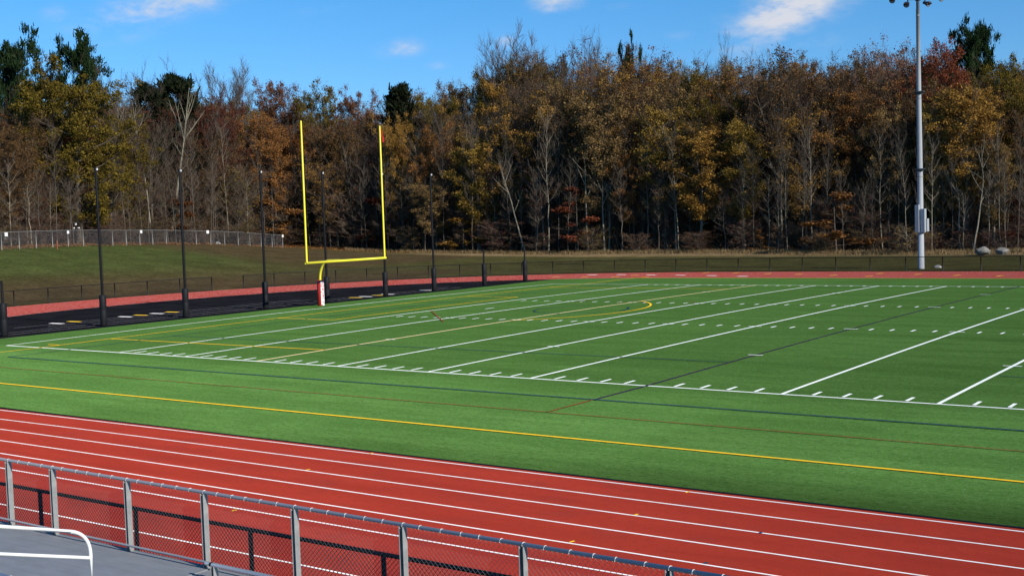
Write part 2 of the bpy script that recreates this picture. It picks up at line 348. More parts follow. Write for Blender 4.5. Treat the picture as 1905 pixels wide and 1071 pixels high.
# turf sheet with the drainage crown
xs = np.concatenate([np.linspace(-13.2, -8, 14), np.arange(-7, 118, 2.5)]); ys = np.concatenate([[TURF_Y0, -6, 0], np.linspace(1, FW-1, 36), [FW, 53, 57.98]])
def turf_x0(y): return -13.2
V = []; 
far_lim = hi[np.argsort(hi[:, 1])]
def left_edge(y):
    if y > 54.6: return max(-13.2, float(np.interp(y, far_lim[:, 1], far_lim[:, 0]))+0.15)
    if y < -5: return max(-13.2, float(np.interp(y, lo[np.argsort(lo[:, 1])][:, 1], lo[np.argsort(lo[:, 1])][:, 0]))+0.15)
    return -13.2
ys = np.sort(np.concatenate([ys, [54.6, 55.5, 56.2, 56.9, 57.4], [-12, -11.5, -10.5, -9, -7.5]]))
V = []; 
for y in ys:
    le = left_edge(y)
    for x in xs:
        xx = le+(x-xs[0])*(xs[-1]-le)/(xs[-1]-xs[0]); V.append((xx, y, crown(xx, y)+0.008))
nx = len(xs); F = [(j*nx+i, j*nx+i+1, (j+1)*nx+i+1, (j+1)*nx+i) for j in range(len(ys)-1) for i in range(nx-1)]
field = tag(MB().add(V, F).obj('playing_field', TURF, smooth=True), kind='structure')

def strip(mb, p, q, w, lift, n=None):
    p, q = np.array(p, float), np.array(q, float); Ln = np.linalg.norm(q-p); d = (q-p)/Ln; nn_ = np.array([-d[1], d[0]])*w/2
    k = n or max(2, int(Ln/1.0)+1); pt = [p+d*Ln*t for t in np.linspace(0, 1, k)]
    A = [(*(a-nn_), crown(*(a-nn_))+0.008+lift) for a in pt]; B = [(*(a+nn_), crown(*(a+nn_))+0.008+lift) for a in pt]
    return mb.add(A+B, [(i, i+1, k+i+1, k+i) for i in range(k-1)])
def curve(mb, pts, w, lift):
    for a, b in zip(pts[:-1], pts[1:]):
        d = np.array(b)-np.array(a); strip(mb, a, np.array(b)+d*0.03, w, lift, 2)
def mark(name, segs, m, w=0.1, lift=0.004, label=None):
    mb = MB()
    for s in segs: strip(mb, s[0], s[1], s[2] if len(s) > 2 else w, lift)
    o = mb.obj(name, m, field)
    if label: o['label'] = label
    return o
XE = 110*YD
mark('end_line', [((-10*YD, 0.0), (-10*YD, FW))], WHITE, 0.10)
mark('sideline', [((-10*YD, 0), (XE, 0))], WHITE, 0.11, 0.008)
mark('sideline', [((-10*YD, FW), (XE, FW))], WHITE, 0.10, 0.008)
for k in range(0, 21):
    x = k*5*YD
    if k == 6: mark('restraining_line', [((x, -3.2), (x, FW))], PURPLE, 0.11, 0.012, 'dark purple line across the turf')
    elif k == 2: mark('yard_line', [((x, 0.05), (x, FW-0.05))], CREAM, 0.13, 0.012, 'cream tinted yard line')
    else: mark('yard_line', [((x, 0.05), (x, FW-0.05))], WHITE, 0.115, 0.012)
seg = []
for k in range(1, 100):
    x = k*YD
    if k % 5: 
        for y0, y1 in ((0.14, 0.80), (FW-0.80, FW-0.14), (HASH-0.30, HASH+0.30), (FW-HASH-0.30, FW-HASH+0.30)): seg.append(((x, y0), (x, y1), 0.105))
    else:
        for y in (HASH, FW-HASH): seg.append(((x-0.32, y), (x+0.32, y), 0.10))
        if k % 10 == 0:
            for y in (9*YD, FW-9*YD): seg.append(((x-0.3, y), (x+0.3, y), 0.09))
mark('hash_marking', seg, WHITE, 0.1, 0.016)
mark('conversion_mark', [((3*YD, FW/2-0.45), (3*YD, FW/2+0.45), 0.1)], WHITE, 0.1, 0.016)
T0, T1, GX = -8.75, 57.2, -6.1
mb = MB(); strip(mb, (GX, T0), (118, T0), 0.115, 0.020); strip(mb, (GX, T1), (118, T1), 0.115, 0.020); strip(mb, (GX, T0), (GX, T1), 0.10, 0.020)
mb.obj('soccer_boundary', YELLOW, field)
mb = MB()
for a, b in (((GX, 3.9), (9.2, 3.9)), ((GX, 43.9), (9.2, 43.9)), ((GX, 15.4), (-1.6, 15.4)), ((GX, 33.4), (-1.6, 33.4)), ((-1.6, 15.4), (-1.6, 33.4)), ((GX-1.0, 1.0), (GX, 1.0))): strip(mb, a, b, 0.10, 0.020)
th = math.acos((9.2-3.6)/8.86); curve(mb, arc((3.6, 24.6), 8.86, -th, th, 40), 0.12, 0.024)
mb.obj('penalty_area', YELLOW, field)
mark('blue_boundary', [((-3.7, -3.2), (118, -3.2), 0.10), ((-3.7, -3.2), (-3.7, FW+3.2), 0.07), ((-3.8, 6.0), (27.4, 6.0), 0.07), ((36.8, 5.75), (70, 5.75), 0.07)], BLUE, 0.1, 0.026)
mb = MB(); curve(mb, arc((9.0, 24.9), 2.74, R_(110), R_(330), 40), 0.08, 0.028); curve(mb, arc((9.0, 24.9), 2.74, R_(-5), R_(45), 14), 0.10, 0.028); mb.obj('crease_circle', BLUE, field)
mark('red_boundary', [((-20+8, -5.7), (118, -5.7), 0.055), ((27.43, -5.7), (27.43, -3.3), 0.07)], REDLINE, 0.06, 0.022)
mark('red_mark', [((0.3, 21.8), (5.9, 16.1), 0.06), ((8.3, 30.2), (9.6, 31.2), 0.07), ((12.6, 31.2), (12.9, 31.8), 0.1), ((5.3, 30.0), (5.7, 31.4), 0.06)], REDLINE, 0.06, 0.030)

# ------------------------------------------------------------------ terrain beyond the track
ring = off(9.9)
GF = np.array([(-64, 24, 3.7), (-68.3, 35.6, 4.04), (-72.7, 47.3, 4.05), (-78.2, 63.0, 3.75), (-80.4, 77.5, 3.14), (-83.5, 90.1, 2.4)])
ctrl = [(-60, -10, 3.3), (-62, 10, 3.5)]+[tuple(g) for g in GF]
ctrl += [(-58, 26, 3.2), (-61, 40, 3.1), (-64, 55, 2.7), (-50, 20, 1.55), (-50, 36, 1.5), (-50, 5, 1.5), (-50, -15, 1.4), (-47, 52, 1.0), (-60, 70, 1.7), (-36, 66, 0.45), (-45, 78, 0.8)]
ctrl += [(-67.8, 91.5, 1.56), (-53, 91, 1.2), (-39.2, 90, 0.98), (-17.3, 91.1, 0.91), (-4.1, 90.8, 0.72), (7.6, 90.6, 0.6), (17.9, 91.9, 0.6), (40, 92, 0.6), (80, 92, 0.6)]
ctrl += [(x, 80, 0.32) for x in (-25, -10, 5, 20, 40, 80)]
for p in ring[::9]:
    ctrl.append((p[0], p[1], -0.02)); 
for p in off(4)[::16]: ctrl.append((p[0], p[1], -0.02))
for x in (-10, 20, 60, 100): ctrl += [(x, 20, -0.05), (x, -14, -0.05), (x, -40, -0.05)]
for x in (-60, -30, 0, 30, 60, 100): ctrl += [(x, 125, 4.5), (x, 160, 9.0), (x, 200, 12)]
for x, y in ((-95, 20), (-98, 50), (-104, 75), (-100, 110)): ctrl.append((x, y, 5.2))
for x, y in ((-130, 0), (-130, 40), (-135, 80), (-120, 130)): ctrl.append((x, y, 8.5))
for x, y in ((-180, 0), (-180, 60), (-170, 120), (-120, 190)): ctrl.append((x, y, 11))
CT = np.array(ctrl); 
def phi(r): return np.where(r > 0, r*r*np.log(np.maximum(r, 1e-6)), 0)
D = np.linalg.norm(CT[:, None, :2]-CT[None, :, :2], axis=2)/50
n_ = len(CT); A_ = np.zeros((n_+3, n_+3)); A_[:n_, :n_] = phi(D)+0.002*np.eye(n_); A_[:n_, n_] = 1; A_[:n_, n_+1:] = CT[:, :2]/50; A_[n_:, :n_] = A_[:n_, n_:].T
wts = np.linalg.solve(A_, np.concatenate([CT[:, 2], [0, 0, 0]]))
def height(XY):
    XY = np.atleast_2d(XY)[:, :2]; d = np.linalg.norm(XY[:, None]-CT[None, :, :2], axis=2)/50
    return phi(d) @ wts[:n_]+wts[n_]+XY @ wts[n_+1:]/50
def inside_ring(XY, d=9.7):
    poly = off(d); poly = np.concatenate([poly, [[400, poly[-1, 1]], [400, -60], [-20, -60]]]) if False else poly
    x, y = XY[:, 0], XY[:, 1]; c = np.zeros(len(XY), bool); n = len(poly)
    for i in range(n):
        x1, y1 = poly[i]; x2, y2 = poly[(i+1) % n]
        with np.errstate(divide='ignore', invalid='ignore'):
            m = ((y1 > y) != (y2 > y)) & (x < (x2-x1)*(y-y1)/(y2-y1+1e-12)+x1)
        c ^= m
    return c
gx = np.arange(-210, 132, 2.0); gy = np.arange(-60, 226, 2.0)
XX, YY = np.meshgrid(gx, gy); XYf = np.c_[XX.ravel(), YY.ravel()]
Z = np.concatenate([height(q) for q in np.array_split(XYf, 40)])
ins = inside_ring(XYf) | ((XYf[:, 1] < 50) & (XYf[:, 0] > -5)) | (XYf[:, 1] < -12) & (XYf[:, 0] > -40)
Z = np.maximum(Z, -0.05)
dist_ring = np.min(np.linalg.norm(XYf[:, None]-ring[None, ::4], axis=2), axis=1)
Z = np.where(ins, -0.05, np.where(dist_ring < 4, np.maximum(np.minimum(Z, 0.12*dist_ring), -0.03), Z))
Zg = Z.reshape(XX.shape)
def zat(x, y):
    i = min(max((x-gx[0])/2.0, 0), len(gx)-1.001); j = min(max((y-gy[0])/2.0, 0), len(gy)-1.001); a, b = int(i), int(j); s, t = i-a, j-b
    return float((Zg[b, a]*(1-s)+Zg[b, a+1]*s)*(1-t)+(Zg[b+1, a]*(1-s)+Zg[b+1, a+1]*s)*t)
# cover: lawn, bare brown soil, leaf litter under the trees, dry grass along the wood's edge
EDGE = np.array([(-60, -10), (-69, 24), (-72.5, 36), (-77, 48), (-82.5, 64), (-85, 79), (-83, 93), (-68, 92.3), (-39, 91.5), (-17, 92), (20, 92.5), (130, 93)], float)
def edge_dist(XY):
    best = np.full(len(XY), 1e9); side = np.zeros(len(XY))
    for a, b in zip(EDGE[:-1], EDGE[1:]):
        d = b-a; t = np.clip(((XY-a) @ d)/(d @ d), 0, 1); p = a+t[:, None]*d; r = np.linalg.norm(XY-p, axis=1)
        s = d[0]*(XY[:, 1]-a[1])-d[1]*(XY[:, 0]-a[0]); m = r < best; best = np.where(m, r, best); side = np.where(m, s, side)
    return best*np.sign(side)       # positive = inside the wood
ed = edge_dist(XYf)
lawn = np.array([0.056, 0.053, 0.020]); green = np.array([0.050, 0.062, 0.019]); soil = np.array([0.062, 0.042, 0.023]); litter = np.array([0.060, 0.032, 0.016]); straw = np.array([0.21, 0.145, 0.075])
def sm(a, b, x): t = np.clip((x-a)/(b-a), 0, 1); return t*t*(3-2*t)
C = np.tile(lawn, (len(XYf), 1))
def mixc(C, c, w): return C*(1-w[:, None])+c*w[:, None]
hrel = np.clip(Z/4.0, 0, 1)
C = mixc(C, green, sm(0.25, 0.6, hrel)*sm(75, 52, XYf[:, 1])*(XYf[:, 0] < -40))
C = mixc(C, soil, np.clip(sm(14, 5, dist_ring)*(XYf[:, 0] < -30)*0.8, 0, 1)*(1-ins))
C = mixc(C, soil, sm(54, 64, XYf[:, 1])*sm(95, 84, XYf[:, 1])*(XYf[:, 0] < -45)*0.75)
C = mixc(C, straw, sm(-5.5, -3.0, ed)*sm(0.8, -0.6, ed)*sm(-70, -45, XYf[:, 0]))
C = mixc(C, np.array([0.14, 0.085, 0.04]), sm(-1.5, 0.3, ed)*0.9*(XYf[:, 0] < -60))
C = mixc(C, litter, sm(-0.5, 1.8, ed))
mbT = MB(); ny_, nx_ = XX.shape
idx = np.arange(ny_*nx_).reshape(ny_, nx_)
F = np.stack([idx[:-1, :-1], idx[:-1, 1:], idx[1:, 1:], idx[1:, :-1]], -1).reshape(-1, 4)
mbT.add(np.c_[XYf, Z], F)
m, t = new_mat('lawn_and_litter'); n = t.nodes; l = t.links
o_ = n.new('ShaderNodeOutputMaterial'); d_ = n.new('ShaderNodeBsdfDiffuse'); d_.inputs['Roughness'].default_value = 1; l.new(d_.outputs[0], o_.inputs[0])
at_ = n.new('ShaderNodeAttribute'); at_.attribute_name = 'cover'; tc_ = n.new('ShaderNodeTexCoord')
cur = at_.outputs['Color']
for s, lo_, hi_ in ((0.35, 0.78, 1.2), (2.5, 0.75, 1.25), (9, 0.7, 1.3)):
    z_ = n.new('ShaderNodeTexNoise'); z_.inputs['Scale'].default_value = s; z_.inputs['Detail'].default_value = 5; l.new(tc_.outputs['Object'], z_.inputs[0])
    r_ = n.new('ShaderNodeMapRange'); r_.inputs['From Min'].default_value = 0.3; r_.inputs['From Max'].default_value = 0.7; r_.inputs['To Min'].default_value = lo_; r_.inputs['To Max'].default_value = hi_; l.new(z_.outputs[0], r_.inputs[0])
    v_ = n.new('ShaderNodeVectorMath'); v_.operation = 'SCALE'; l.new(cur, v_.inputs[0]); l.new(r_.outputs[0], v_.inputs['Scale']); cur = v_.outputs[0]
l.new(cur, d_.inputs[0])
b_ = n.new('ShaderNodeBump'); b_.inputs['Strength'].default_value = 0.8; b_.inputs['Distance'].default_value = 0.15; l.new(z_.outputs[0], b_.inputs['Height']); l.new(b_.outputs[0], d_.inputs['Normal'])
LAWNM = m
me = mbT.mesh('terrain', LAWNM, True)
ca_ = me.color_attributes.new('cover', 'FLOAT_COLOR', 'POINT'); ca_.data.foreach_set('color', np.c_[C, np.ones(len(C))].astype(np.float32).ravel())
ter = bpy.data.objects.new('terrain', me); col.objects.link(ter); tag(ter, kind='structure')
mb = MB(); 
for (x0, y0, x1, y1) in ((-5000, -5000, 5000, -60), (-5000, 226, 5000, 6000), (-5000, -60, -210, 226), (132, -60, 5000, 226)):
    mb.add([(x0, y0, -0.4), (x1, y0, -0.4), (x1, y1, -0.4), (x0, y1, -0.4)], [(0, 1, 2, 3)])
g = tag(mb.obj('ground', ground_mat('far_ground', [((0.05, 0.05, 1), (0.07, 0.055, 0.03), (0.05, 0.05, 0.02), 0.3, 0.7, 1, 5)])), kind='structure')

# ------------------------------------------------------------------ goal post and netting poles
gp = empty('goal_post', (-11.9, 24.9, 0), 'yellow football goal post on a curved neck rising from a red padded base', 'goal post')
YA, YB, GXX, GZ, GT = 20.9, 28.3, -9.14, 3.10, 12.15
mb = MB(); mb.tube([(GXX, YA-0.1, GZ), (GXX, YB+0.1, GZ)], 0.084, 16); mb.obj('crossbar', YELM, gp, True)
for y in (YA, YB):
    mb = MB(); mb.tube([(GXX, y, GZ+0.05), (GXX, y, GT-0.08), (GXX, y, GT-0.02), (GXX, y, GT)], [0.058, 0.058, 0.05, 0.02], 12); up = mb.obj('upright', YELM, gp, True)
    if y == YA: continue
    mb = MB(); q = np.array([(GXX, y+0.06, GT-0.2), (GXX-0.02, y+0.16, GT-0.45), (GXX, y+0.22, GT-0.75), (GXX+0.02, y+0.34, GT-1.1)])
    for a, b in zip(q[:-1], q[1:]): mb.box((a+b)/2, (0.02, np.linalg.norm(b-a)*0.55, abs(a[2]-b[2])*1.1))
    mb.obj('wind_ribbon', RIBBON, up).location = (0, 0, 0)
mb = MB(); th = np.linspace(0, math.pi/2, 16); cx, cz, rr = -11.9, 1.75, 1.3
path = [(-11.9, 24.75, 0.0), (-11.9, 24.75, 1.4)]+[(-11.9+0.95*(1-math.cos(t)), 24.75-0.04*(t/1.57), 1.75+1.35*math.sin(t)) for t in th]+[(-10.0, 24.66, 3.10), (GXX, 24.6, 3.10)]
mb.tube(path, 0.085, 14); mb.obj('gooseneck', YELM, gp, True)
mb = MB(); prof = [(0.0, 0.02), (0.2, 0.02), (0.235, 0.07), (0.24, 0.9), (0.235, 1.72), (0.2, 1.78), (0.0, 1.78)]
mb.tube([(-11.9, 24.75, z) for _, z in prof], [max(r, 0.001) for r, _ in prof], 28, caps=False); pad = mb.obj('base_pad', REDPAD, gp, True)
# six white block letters stacked down the side of the pad (too small to read in the photo)
GLY = ["111 100 111 001 111", "010 101 111 101 101", "101 111 010 111 101", "111 101 101 101 111", "101 111 111 111 101", "111 110 111 011 111"]
mb = MB(); a0 = math.atan2(CAM[1]-24.75, CAM[0]+11.9)+R_(42); cw, chh = R_(24), 0.055
for gi, gl in enumerate(GLY):
    zt = 1.70-gi*0.285
    for ri, row in enumerate(gl.split()):
        for ci, ch in enumerate(row):
            if ch == '0': continue
            aa, ab = a0+(ci-1.5)*cw, a0+(ci-0.5)*cw; z1, z0 = zt-ri*chh, zt-(ri+1)*chh
            V = [(-11.9+r*math.cos(t), 24.75+r*math.sin(t), z) for r in (0.2405, 0.247) for t, z in ((aa, z0), (ab, z0), (ab, z1), (aa, z1))]
            mb.add(V, [(4, 5, 6, 7), (0, 3, 2, 1), (0, 1, 5, 4), (1, 2, 6, 5), (2, 3, 7, 6), (3, 0, 4, 7)])
lt = mb.obj('lettering', LETTER, pad); lt.location = (0, 0, 0)

def pole_meshes(h):
    out = {}
    mb = MB(); mb.tube([(0, 0, 0), (0, 0, h-0.05), (0, 0, h)], [0.075, 0.07, 0.05], 14); out['pole'] = mb.mesh('pole', BLACKM, True)
    mb = MB(); z = [0.02, 0.02, 0.06, 0.9, 0.93, 0.96, 1.78, 1.82, 1.82]; r = [0.08, 0.18, 0.20, 0.20, 0.192, 0.20, 0.20, 0.18, 0.08]
    mb.tube([(0, 0, a) for a in z], r, 20, caps=False); out['pole_pad'] = mb.mesh('pole_pad', PADM, True)
    if h > 5:
        mb = MB(); mb.box((0.10, 0.0, h-0.12), (0.09, 0.05, 0.12)); out['pulley'] = mb.mesh('pulley', LETTER)
        mb = MB(); mb.tube([(0.14, 0, 1.9), (0.15, 0, h-0.2)], 0.008, 5); out['halyard'] = mb.mesh('halyard', BLACKM)
    return out
PT, PS = pole_meshes(9.3), pole_meshes(3.05)
PL = ['short black padded pole at the left edge of the photo', 'tall black net pole standing nearest the yard line corner, leftmost of the tall ones',
      'second tall black net pole from the left, in front of the pale dead tree', 'third tall black net pole from the left, just left of the yellow goal post',
      'tall black net pole rising directly behind the red goal post base', 'tall black net pole lined up behind the right yellow upright',
      'tall black net pole standing alone right of the goal post', 'short black padded pole next to the lone tall pole, on its right', 'short black padded pole farthest right along the turf end']
for k in range(9):
    y = [3.06, 9.36, 15.36, 22.02, 27.87, 34.05, 39.8, 46.4, 52.31][k]; x = -14.38; src = PS if k in (0, 7, 8) else PT
    e = empty('net_pole', (x, y, 0), PL[k], 'pole', 'black padded net poles behind the goal')
    for nm, me in src.items():
        o = bpy.data.objects.new(nm, me); col.objects.link(o); o.parent = e
    if k in (1, 2, 3, 4, 5, 6): e.rotation_euler = (R_(random.uniform(-.2, .2)), R_(random.uniform(-.2, .2)), R_(random.uniform(0, 25)))

# ------------------------------------------------------------------ light pole
LP = (14.44, 70.62, 0)
lp = empty('light_pole', LP, 'tall galvanised stadium light pole behind the far track', 'light pole')
mb = MB(); mb.tube([(0, 0, -0.2), (0, 0, 8), (0, 0, 16), (0, 0, 22.15)], [0.262, 0.23, 0.185, 0.152], 24); sh = mb.obj('shaft', principled('pole_galvanised', (0.36, 0.375, 0.385), 0.6, 0.0, 0.08, 3), lp, True); sh.location = (0, 0, 0)
def sub(mb, name, m, par, smooth=False):
    o = bpy.data.objects.new(name, mb.mesh(name, m, smooth)); col.objects.link(o); o.parent = par; return o
for z in (0.05, 7.93, 14.6, 21.6):
    mb = MB(); mb.tube([(0, 0, z-0.05), (0, 0, z+0.05)], 0.278-0.0053*z, 24); sub(mb, 'collar', GALV, lp)
va = math.atan2(CAM[1]-LP[1], CAM[0]-LP[0])
def rz(a): return np.array([[math.cos(a), -math.sin(a), 0], [math.sin(a), math.cos(a), 0], [0, 0, 1]])
face = R_(-38)   # cabinet faces turned towards the sun side
RG = np.array([RGT[0], RGT[1], 0]); RG /= np.linalg.norm(RG); FG = np.array([FWD[0], FWD[1], 0]); FG /= np.linalg.norm(FG)
CB = principled('cabinet_grey', (0.42, 0.44, 0.45), 0.5, 0.2, 0.06, 4)
for dx, dy, z0, z1, w, d in ((-0.30, -0.12, 3.2, 5.55, 0.34, 0.30), (0.13, -0.36, 3.2, 5.2, 0.34, 0.38), (0.42, -0.30, 3.25, 4.35, 0.24, 0.36)):
    mb = MB(); c = RG*dx+FG*dy; mb.box((c[0], c[1], (z0+z1)/2), (w, d, z1-z0), rz(R_(-8)))
    if dx == 0.13: mb.box((c[0], c[1], 4.55), (w+0.02, d+0.02, 0.03), rz(R_(-8)))
    sub(mb, 'control_cabinet', CB, lp)
for z, w in ((15.15, 0.85), (8.6, 0.75)):
    mb = MB(); mb.box((0, 0, z), (w, w*0.8, 0.08)); mb.box((0.0, 0.0, z-0.14), (0.5, 0.5, 0.12)); sub(mb, 'step_bracket', DARKLAMP, lp)
for z, offs in ((22.95, (-0.85, 0.62)), (23.35, (-2.05, 1.75))):
    mb = MB(); a, b = RG*min(offs), RG*max(offs); mb.tube([(a[0], a[1], z), (b[0], b[1], z)], 0.05, 8); ca = sub(mb, 'crossarm', DARKLAMP, lp)
    for o_ in offs:
        c = RG*o_; aim = (-FG*0.75+RG*(0.55 if o_ > 0 else -0.55)); aim = aim/np.linalg.norm(aim)
        mb = MB(); p0 = np.array([c[0], c[1], z-0.1]); dirv = np.array([aim[0], aim[1], -0.42]); dirv /= np.linalg.norm(dirv)
        pr_ = [(-0.2, 0.07), (-0.14, 0.12), (0.02, 0.14), (0.10, 0.15), (0.36, 0.25), (0.40, 0.26)]
        q = p0-np.array([0, 0, 0.22]); mb.tube([q+dirv*s for s, _ in pr_], [r for _, r in pr_], 16)
        mb.box(p0+np.array([0, 0, -0.05]), (0.08, 0.08, 0.3))
        vis = q+dirv*0.40+np.array([0, 0, 0.10]); mb.tubes(np.array([[vis-np.cross(dirv, [0, 0, 1])*.2+dirv*.1, vis+np.cross(dirv, [0, 0, 1])*.2+dirv*.1]]), np.array([[.10, .10]]), 4)
        lm = sub(mb, 'floodlight', [DARKLAMP], ca, False)
        mb = MB(); mb.tube([q+dirv*0.402, q+dirv*0.408], 0.23, 16); sub(mb, 'lens', RAILM, ca)
mb = MB(); mb.tube([(0, 0, 22.1), (0, 0, 22.7), (0, 0, 23.5)], [0.135, 0.13, 0.12], 16); mb.box((0, 0, 22.95), (0.36, 0.36, 0.22)); sub(mb, 'pole_top', DARKLAMP, lp)

# ------------------------------------------------------------------ low black chain-link fence round the far side of the track
def lattice(L_, H, pitch, r, z0=0.0, n=3):
    """two families of slanting wires over a panel L x H, in the local x/z plane"""
    P = []
    for s, yo in ((1, r*0.8), (-1, -r*0.8)):
        for c in np.arange(-H, L_+H, pitch):
            x0, x1 = (c, c+H) if s > 0 else (c+H, c); t0, t1 = 0.0, 1.0
            dx = x1-x0
            ta, tb = (0-x0)/dx, (L_-x0)/dx; lo_, hi_ = max(0, min(ta, tb)), min(1, max(ta, tb))
            if hi_-lo_ > 0.01: P.append([(x0+dx*lo_, yo, z0+H*lo_), (x0+dx*hi_, yo, z0+H*hi_)])
    P = np.array(P); return P, np.full(P.shape[:2], r)
def polyline_points(pts, step, start=0.0):
    pts = np.asarray(pts, float); d = np.r_[0, np.cumsum(np.linalg.norm(np.diff(pts[:, :2], axis=0), axis=1))]
    s = np.arange(start, d[-1], step); return np.stack([np.interp(s, d, pts[:, i]) for i in range(pts.shape[1])], 1)
fl = off(9.55); fl = fl[(fl[:, 1] > -8) & ((fl[:, 0] < 74))]
fp = polyline_points(fl, 3.05)
FH = 1.2
mb = MB(); mb.tube([(0, 0, -0.2), (0, 0, FH)], 0.046, 8); ME_POST = mb.mesh('fence_post', BROWNBLK, True)
LAT, LATR = lattice(1.0, FH-0.06, 0.11/3.05, 0.0022)
def fence(name, pts, posts_me, mesh_m, rail_m, H, label, cat, pitch=0.10, wr=0.0035, rail_r=0.024, bottom=True, zf=None, group=None):
    base = np.array([pts[0][0], pts[0][1], zf(*pts[0][:2]) if zf else 0.0]); e = empty(name, base, label, cat, group)
    zz = [zf(p[0], p[1]) if zf else 0.0 for p in pts]
    for p, z in zip(pts, zz): place(posts_me, 'fence_post', (p[0], p[1], z), e)
    mb = MB(); mb.tubes(np.array([[(a[0], a[1], za+H), (b[0], b[1], zb+H)] for a, b, za, zb in zip(pts[:-1], pts[1:], zz[:-1], zz[1:])]), np.full((len(pts)-1, 2), rail_r), 6)
    mb.obj('top_rail', rail_m, e, True)
    if bottom:
        mb = MB(); mb.tubes(np.array([[(a[0], a[1], za+0.06), (b[0], b[1], zb+0.06)] for a, b, za, zb in zip(pts[:-1], pts[1:], zz[:-1], zz[1:])]), np.full((len(pts)-1, 2), rail_r*0.8), 6)
        mb.obj('bottom_rail', rail_m, e, True)
    mb = MB()
    for a, b, za, zb in zip(pts[:-1], pts[1:], zz[:-1], zz[1:]):
        Ld = math.hypot(b[0]-a[0], b[1]-a[1]); P, R = lattice(Ld, H-0.08, pitch, wr, 0.05, 3)
        ux_ = np.array([(b[0]-a[0])/Ld, (b[1]-a[1])/Ld]); Q = np.empty_like(P)
        Q[..., 0] = a[0]+P[..., 0]*ux_[0]-P[..., 1]*ux_[1]; Q[..., 1] = a[1]+P[..., 0]*ux_[1]+P[..., 1]*ux_[0]; Q[..., 2] = P[..., 2]+za+(zb-za)*P[..., 0]/Ld
        mb.tubes(Q, R, 3)
    mb.obj('chain_link', mesh_m, e); return e
# leave the opening seen left of the goal (between two posts)
def pxof(p): 
    d = np.array(p, float)-CAM; return 952.5+FPX*(d @ RGT)/(d @ FWD)
g_i = int(np.argmin([abs(pxof((p[0], p[1], 0.6))-393) for p in fp]))
zf0 = lambda x, y: 0.0
fence('track_fence', fp[:g_i+1], ME_POST, BROWNBLK, BROWNBLK, FH, 'low black chain link fence along the foot of the grassy bank, left of the gap', 'fence', 0.09, 0.0036, rail_r=0.032, zf=zf0)
fence('track_fence', fp[g_i+1:], ME_POST, BROWNBLK, BROWNBLK, FH, 'low black chain link fence around the far track, right of the gap in the bank', 'fence', 0.09, 0.0036, rail_r=0.032, zf=zf0)

# ------------------------------------------------------------------ grey chain-link fence on top of the bank
gl = polyline_points(np.array([(-62.5, 20), (-64, 24), (-68.3, 35.6), (-72.7, 47.3), (-78.2, 63.0), (-80.4, 77.5), (-83.5, 90.1)]), 2.75)
mb = MB(); mb.tube([(0, 0, -0.2), (0, 0, 1.88)], 0.04, 8); ME_GP = mb.mesh('fence_post', principled('old_galvanised', (0.30, 0.29, 0.27), 0.6, 0.2, 0.15, 8), True)
bf = fence('boundary_fence', gl, ME_GP, WIREM, GALV, 1.83, 'tall grey chain link fence along the top of the grassy bank', 'fence', 0.14, 0.0035, 0.022, False, zf=zat)
SIGNL = ['white sign plate on the grey fence, cut by the left edge of the photo', 'white sign plate on the grey fence, next to the thick tree trunk behind it', 'white sign plate on the grey fence between the two leftmost tall poles',
         'small white sign plate on the grey fence close to the second tall pole', 'white sign plate on the grey fence between the second and third tall poles', 'white sign plate at the right end of the grey fence']
for (px, py, w), lb in zip([(11, 436, 0.42), (125.5, 432, 0.34), (262, 431, 0.38), (338.5, 431.5, 0.26), (385.5, 431.5, 0.42), (536, 438.5, 0.4)], SIGNL):
    best = None
    for a, b in zip(gl[:-1], gl[1:]):
        for t in np.linspace(0, 1, 20):
            p = a+(b-a)*t; z = zat(p[0], p[1])+1.5; q = pxof((p[0], p[1], z))
            if best is None or abs(q-px) < best[0]: best = (abs(q-px), p, z, math.atan2(b[1]-a[1], b[0]-a[0]))
    _, p, z, an = best; d = ray(px, py); dd = (p-CAM[:2]) @ d[:2]/(d[:2] @ d[:2]); z = CAM[2]+d[2]*dd
    nrm_ = np.array([math.sin(an), -math.cos(an)]); mb = MB(); mb.box((0, 0, 0), (w*1.1, 0.02, w*0.95)); 
    for sx in (-1, 1): mb.tube([(sx*w*0.4, -0.02, w*0.38), (sx*w*0.4, 0.03, w*0.38)], 0.02, 6)
    o = mb.obj('fence_sign', LETTER); o.location = (p[0]+nrm_[0]*0.05, p[1]+nrm_[1]*0.05, z); o.rotation_euler = (0, 0, an); tag(o, lb, 'sign', 'white signs on the grey fence')

# ------------------------------------------------------------------ front: black track fence, bleacher deck with its chain-link guard, aisle handrail
BY = -21.97
bx = [20.7, 23.25, 25.8, 28.35, 30.9, 33.5, 36.02, 38.55, 41.1, 43.65, 46.2, 48.75]
e = empty('trackside_fence', (bx[0], BY, 0), 'low black chain link fence beside the near red track, seen through the grey guard fence', 'fence')
mb = MB(); mb.tube([(0, 0, -0.1), (0, 0, 1.22)], 0.034, 12); me_bp = mb.mesh('fence_post', BLACKM, True)
for x in bx: place(me_bp, 'fence_post', (x, BY, 0), e)
mb = MB(); mb.tube([(bx[0], BY, 1.22), (bx[-1], BY, 1.22)], 0.030, 12); mb.obj('top_rail', BLACKM, e, True)
mb = MB(); mb.tube([(bx[0], BY, 0.08), (bx[-1], BY, 0.08)], 0.02, 8); mb.obj('bottom_rail', BLACKM, e, True)
P, R = lattice(bx[-1]-bx[0], 1.20, 0.072, 0.0034, 0.06); P = P+np.array([bx[0], BY-0.035, 0])
mb = MB(); mb.tubes(P, R, 4)
kn = np.arange(bx[0], bx[-1], 0.072); mb.tubes(np.stack([np.c_[kn, np.full(len(kn), BY-0.035), np.full(len(kn), 1.24)], np.c_[kn+0.02, np.full(len(kn), BY-0.03), np.full(len(kn), 1.285)]], 1), np.full((len(kn), 2), 0.0028), 3)
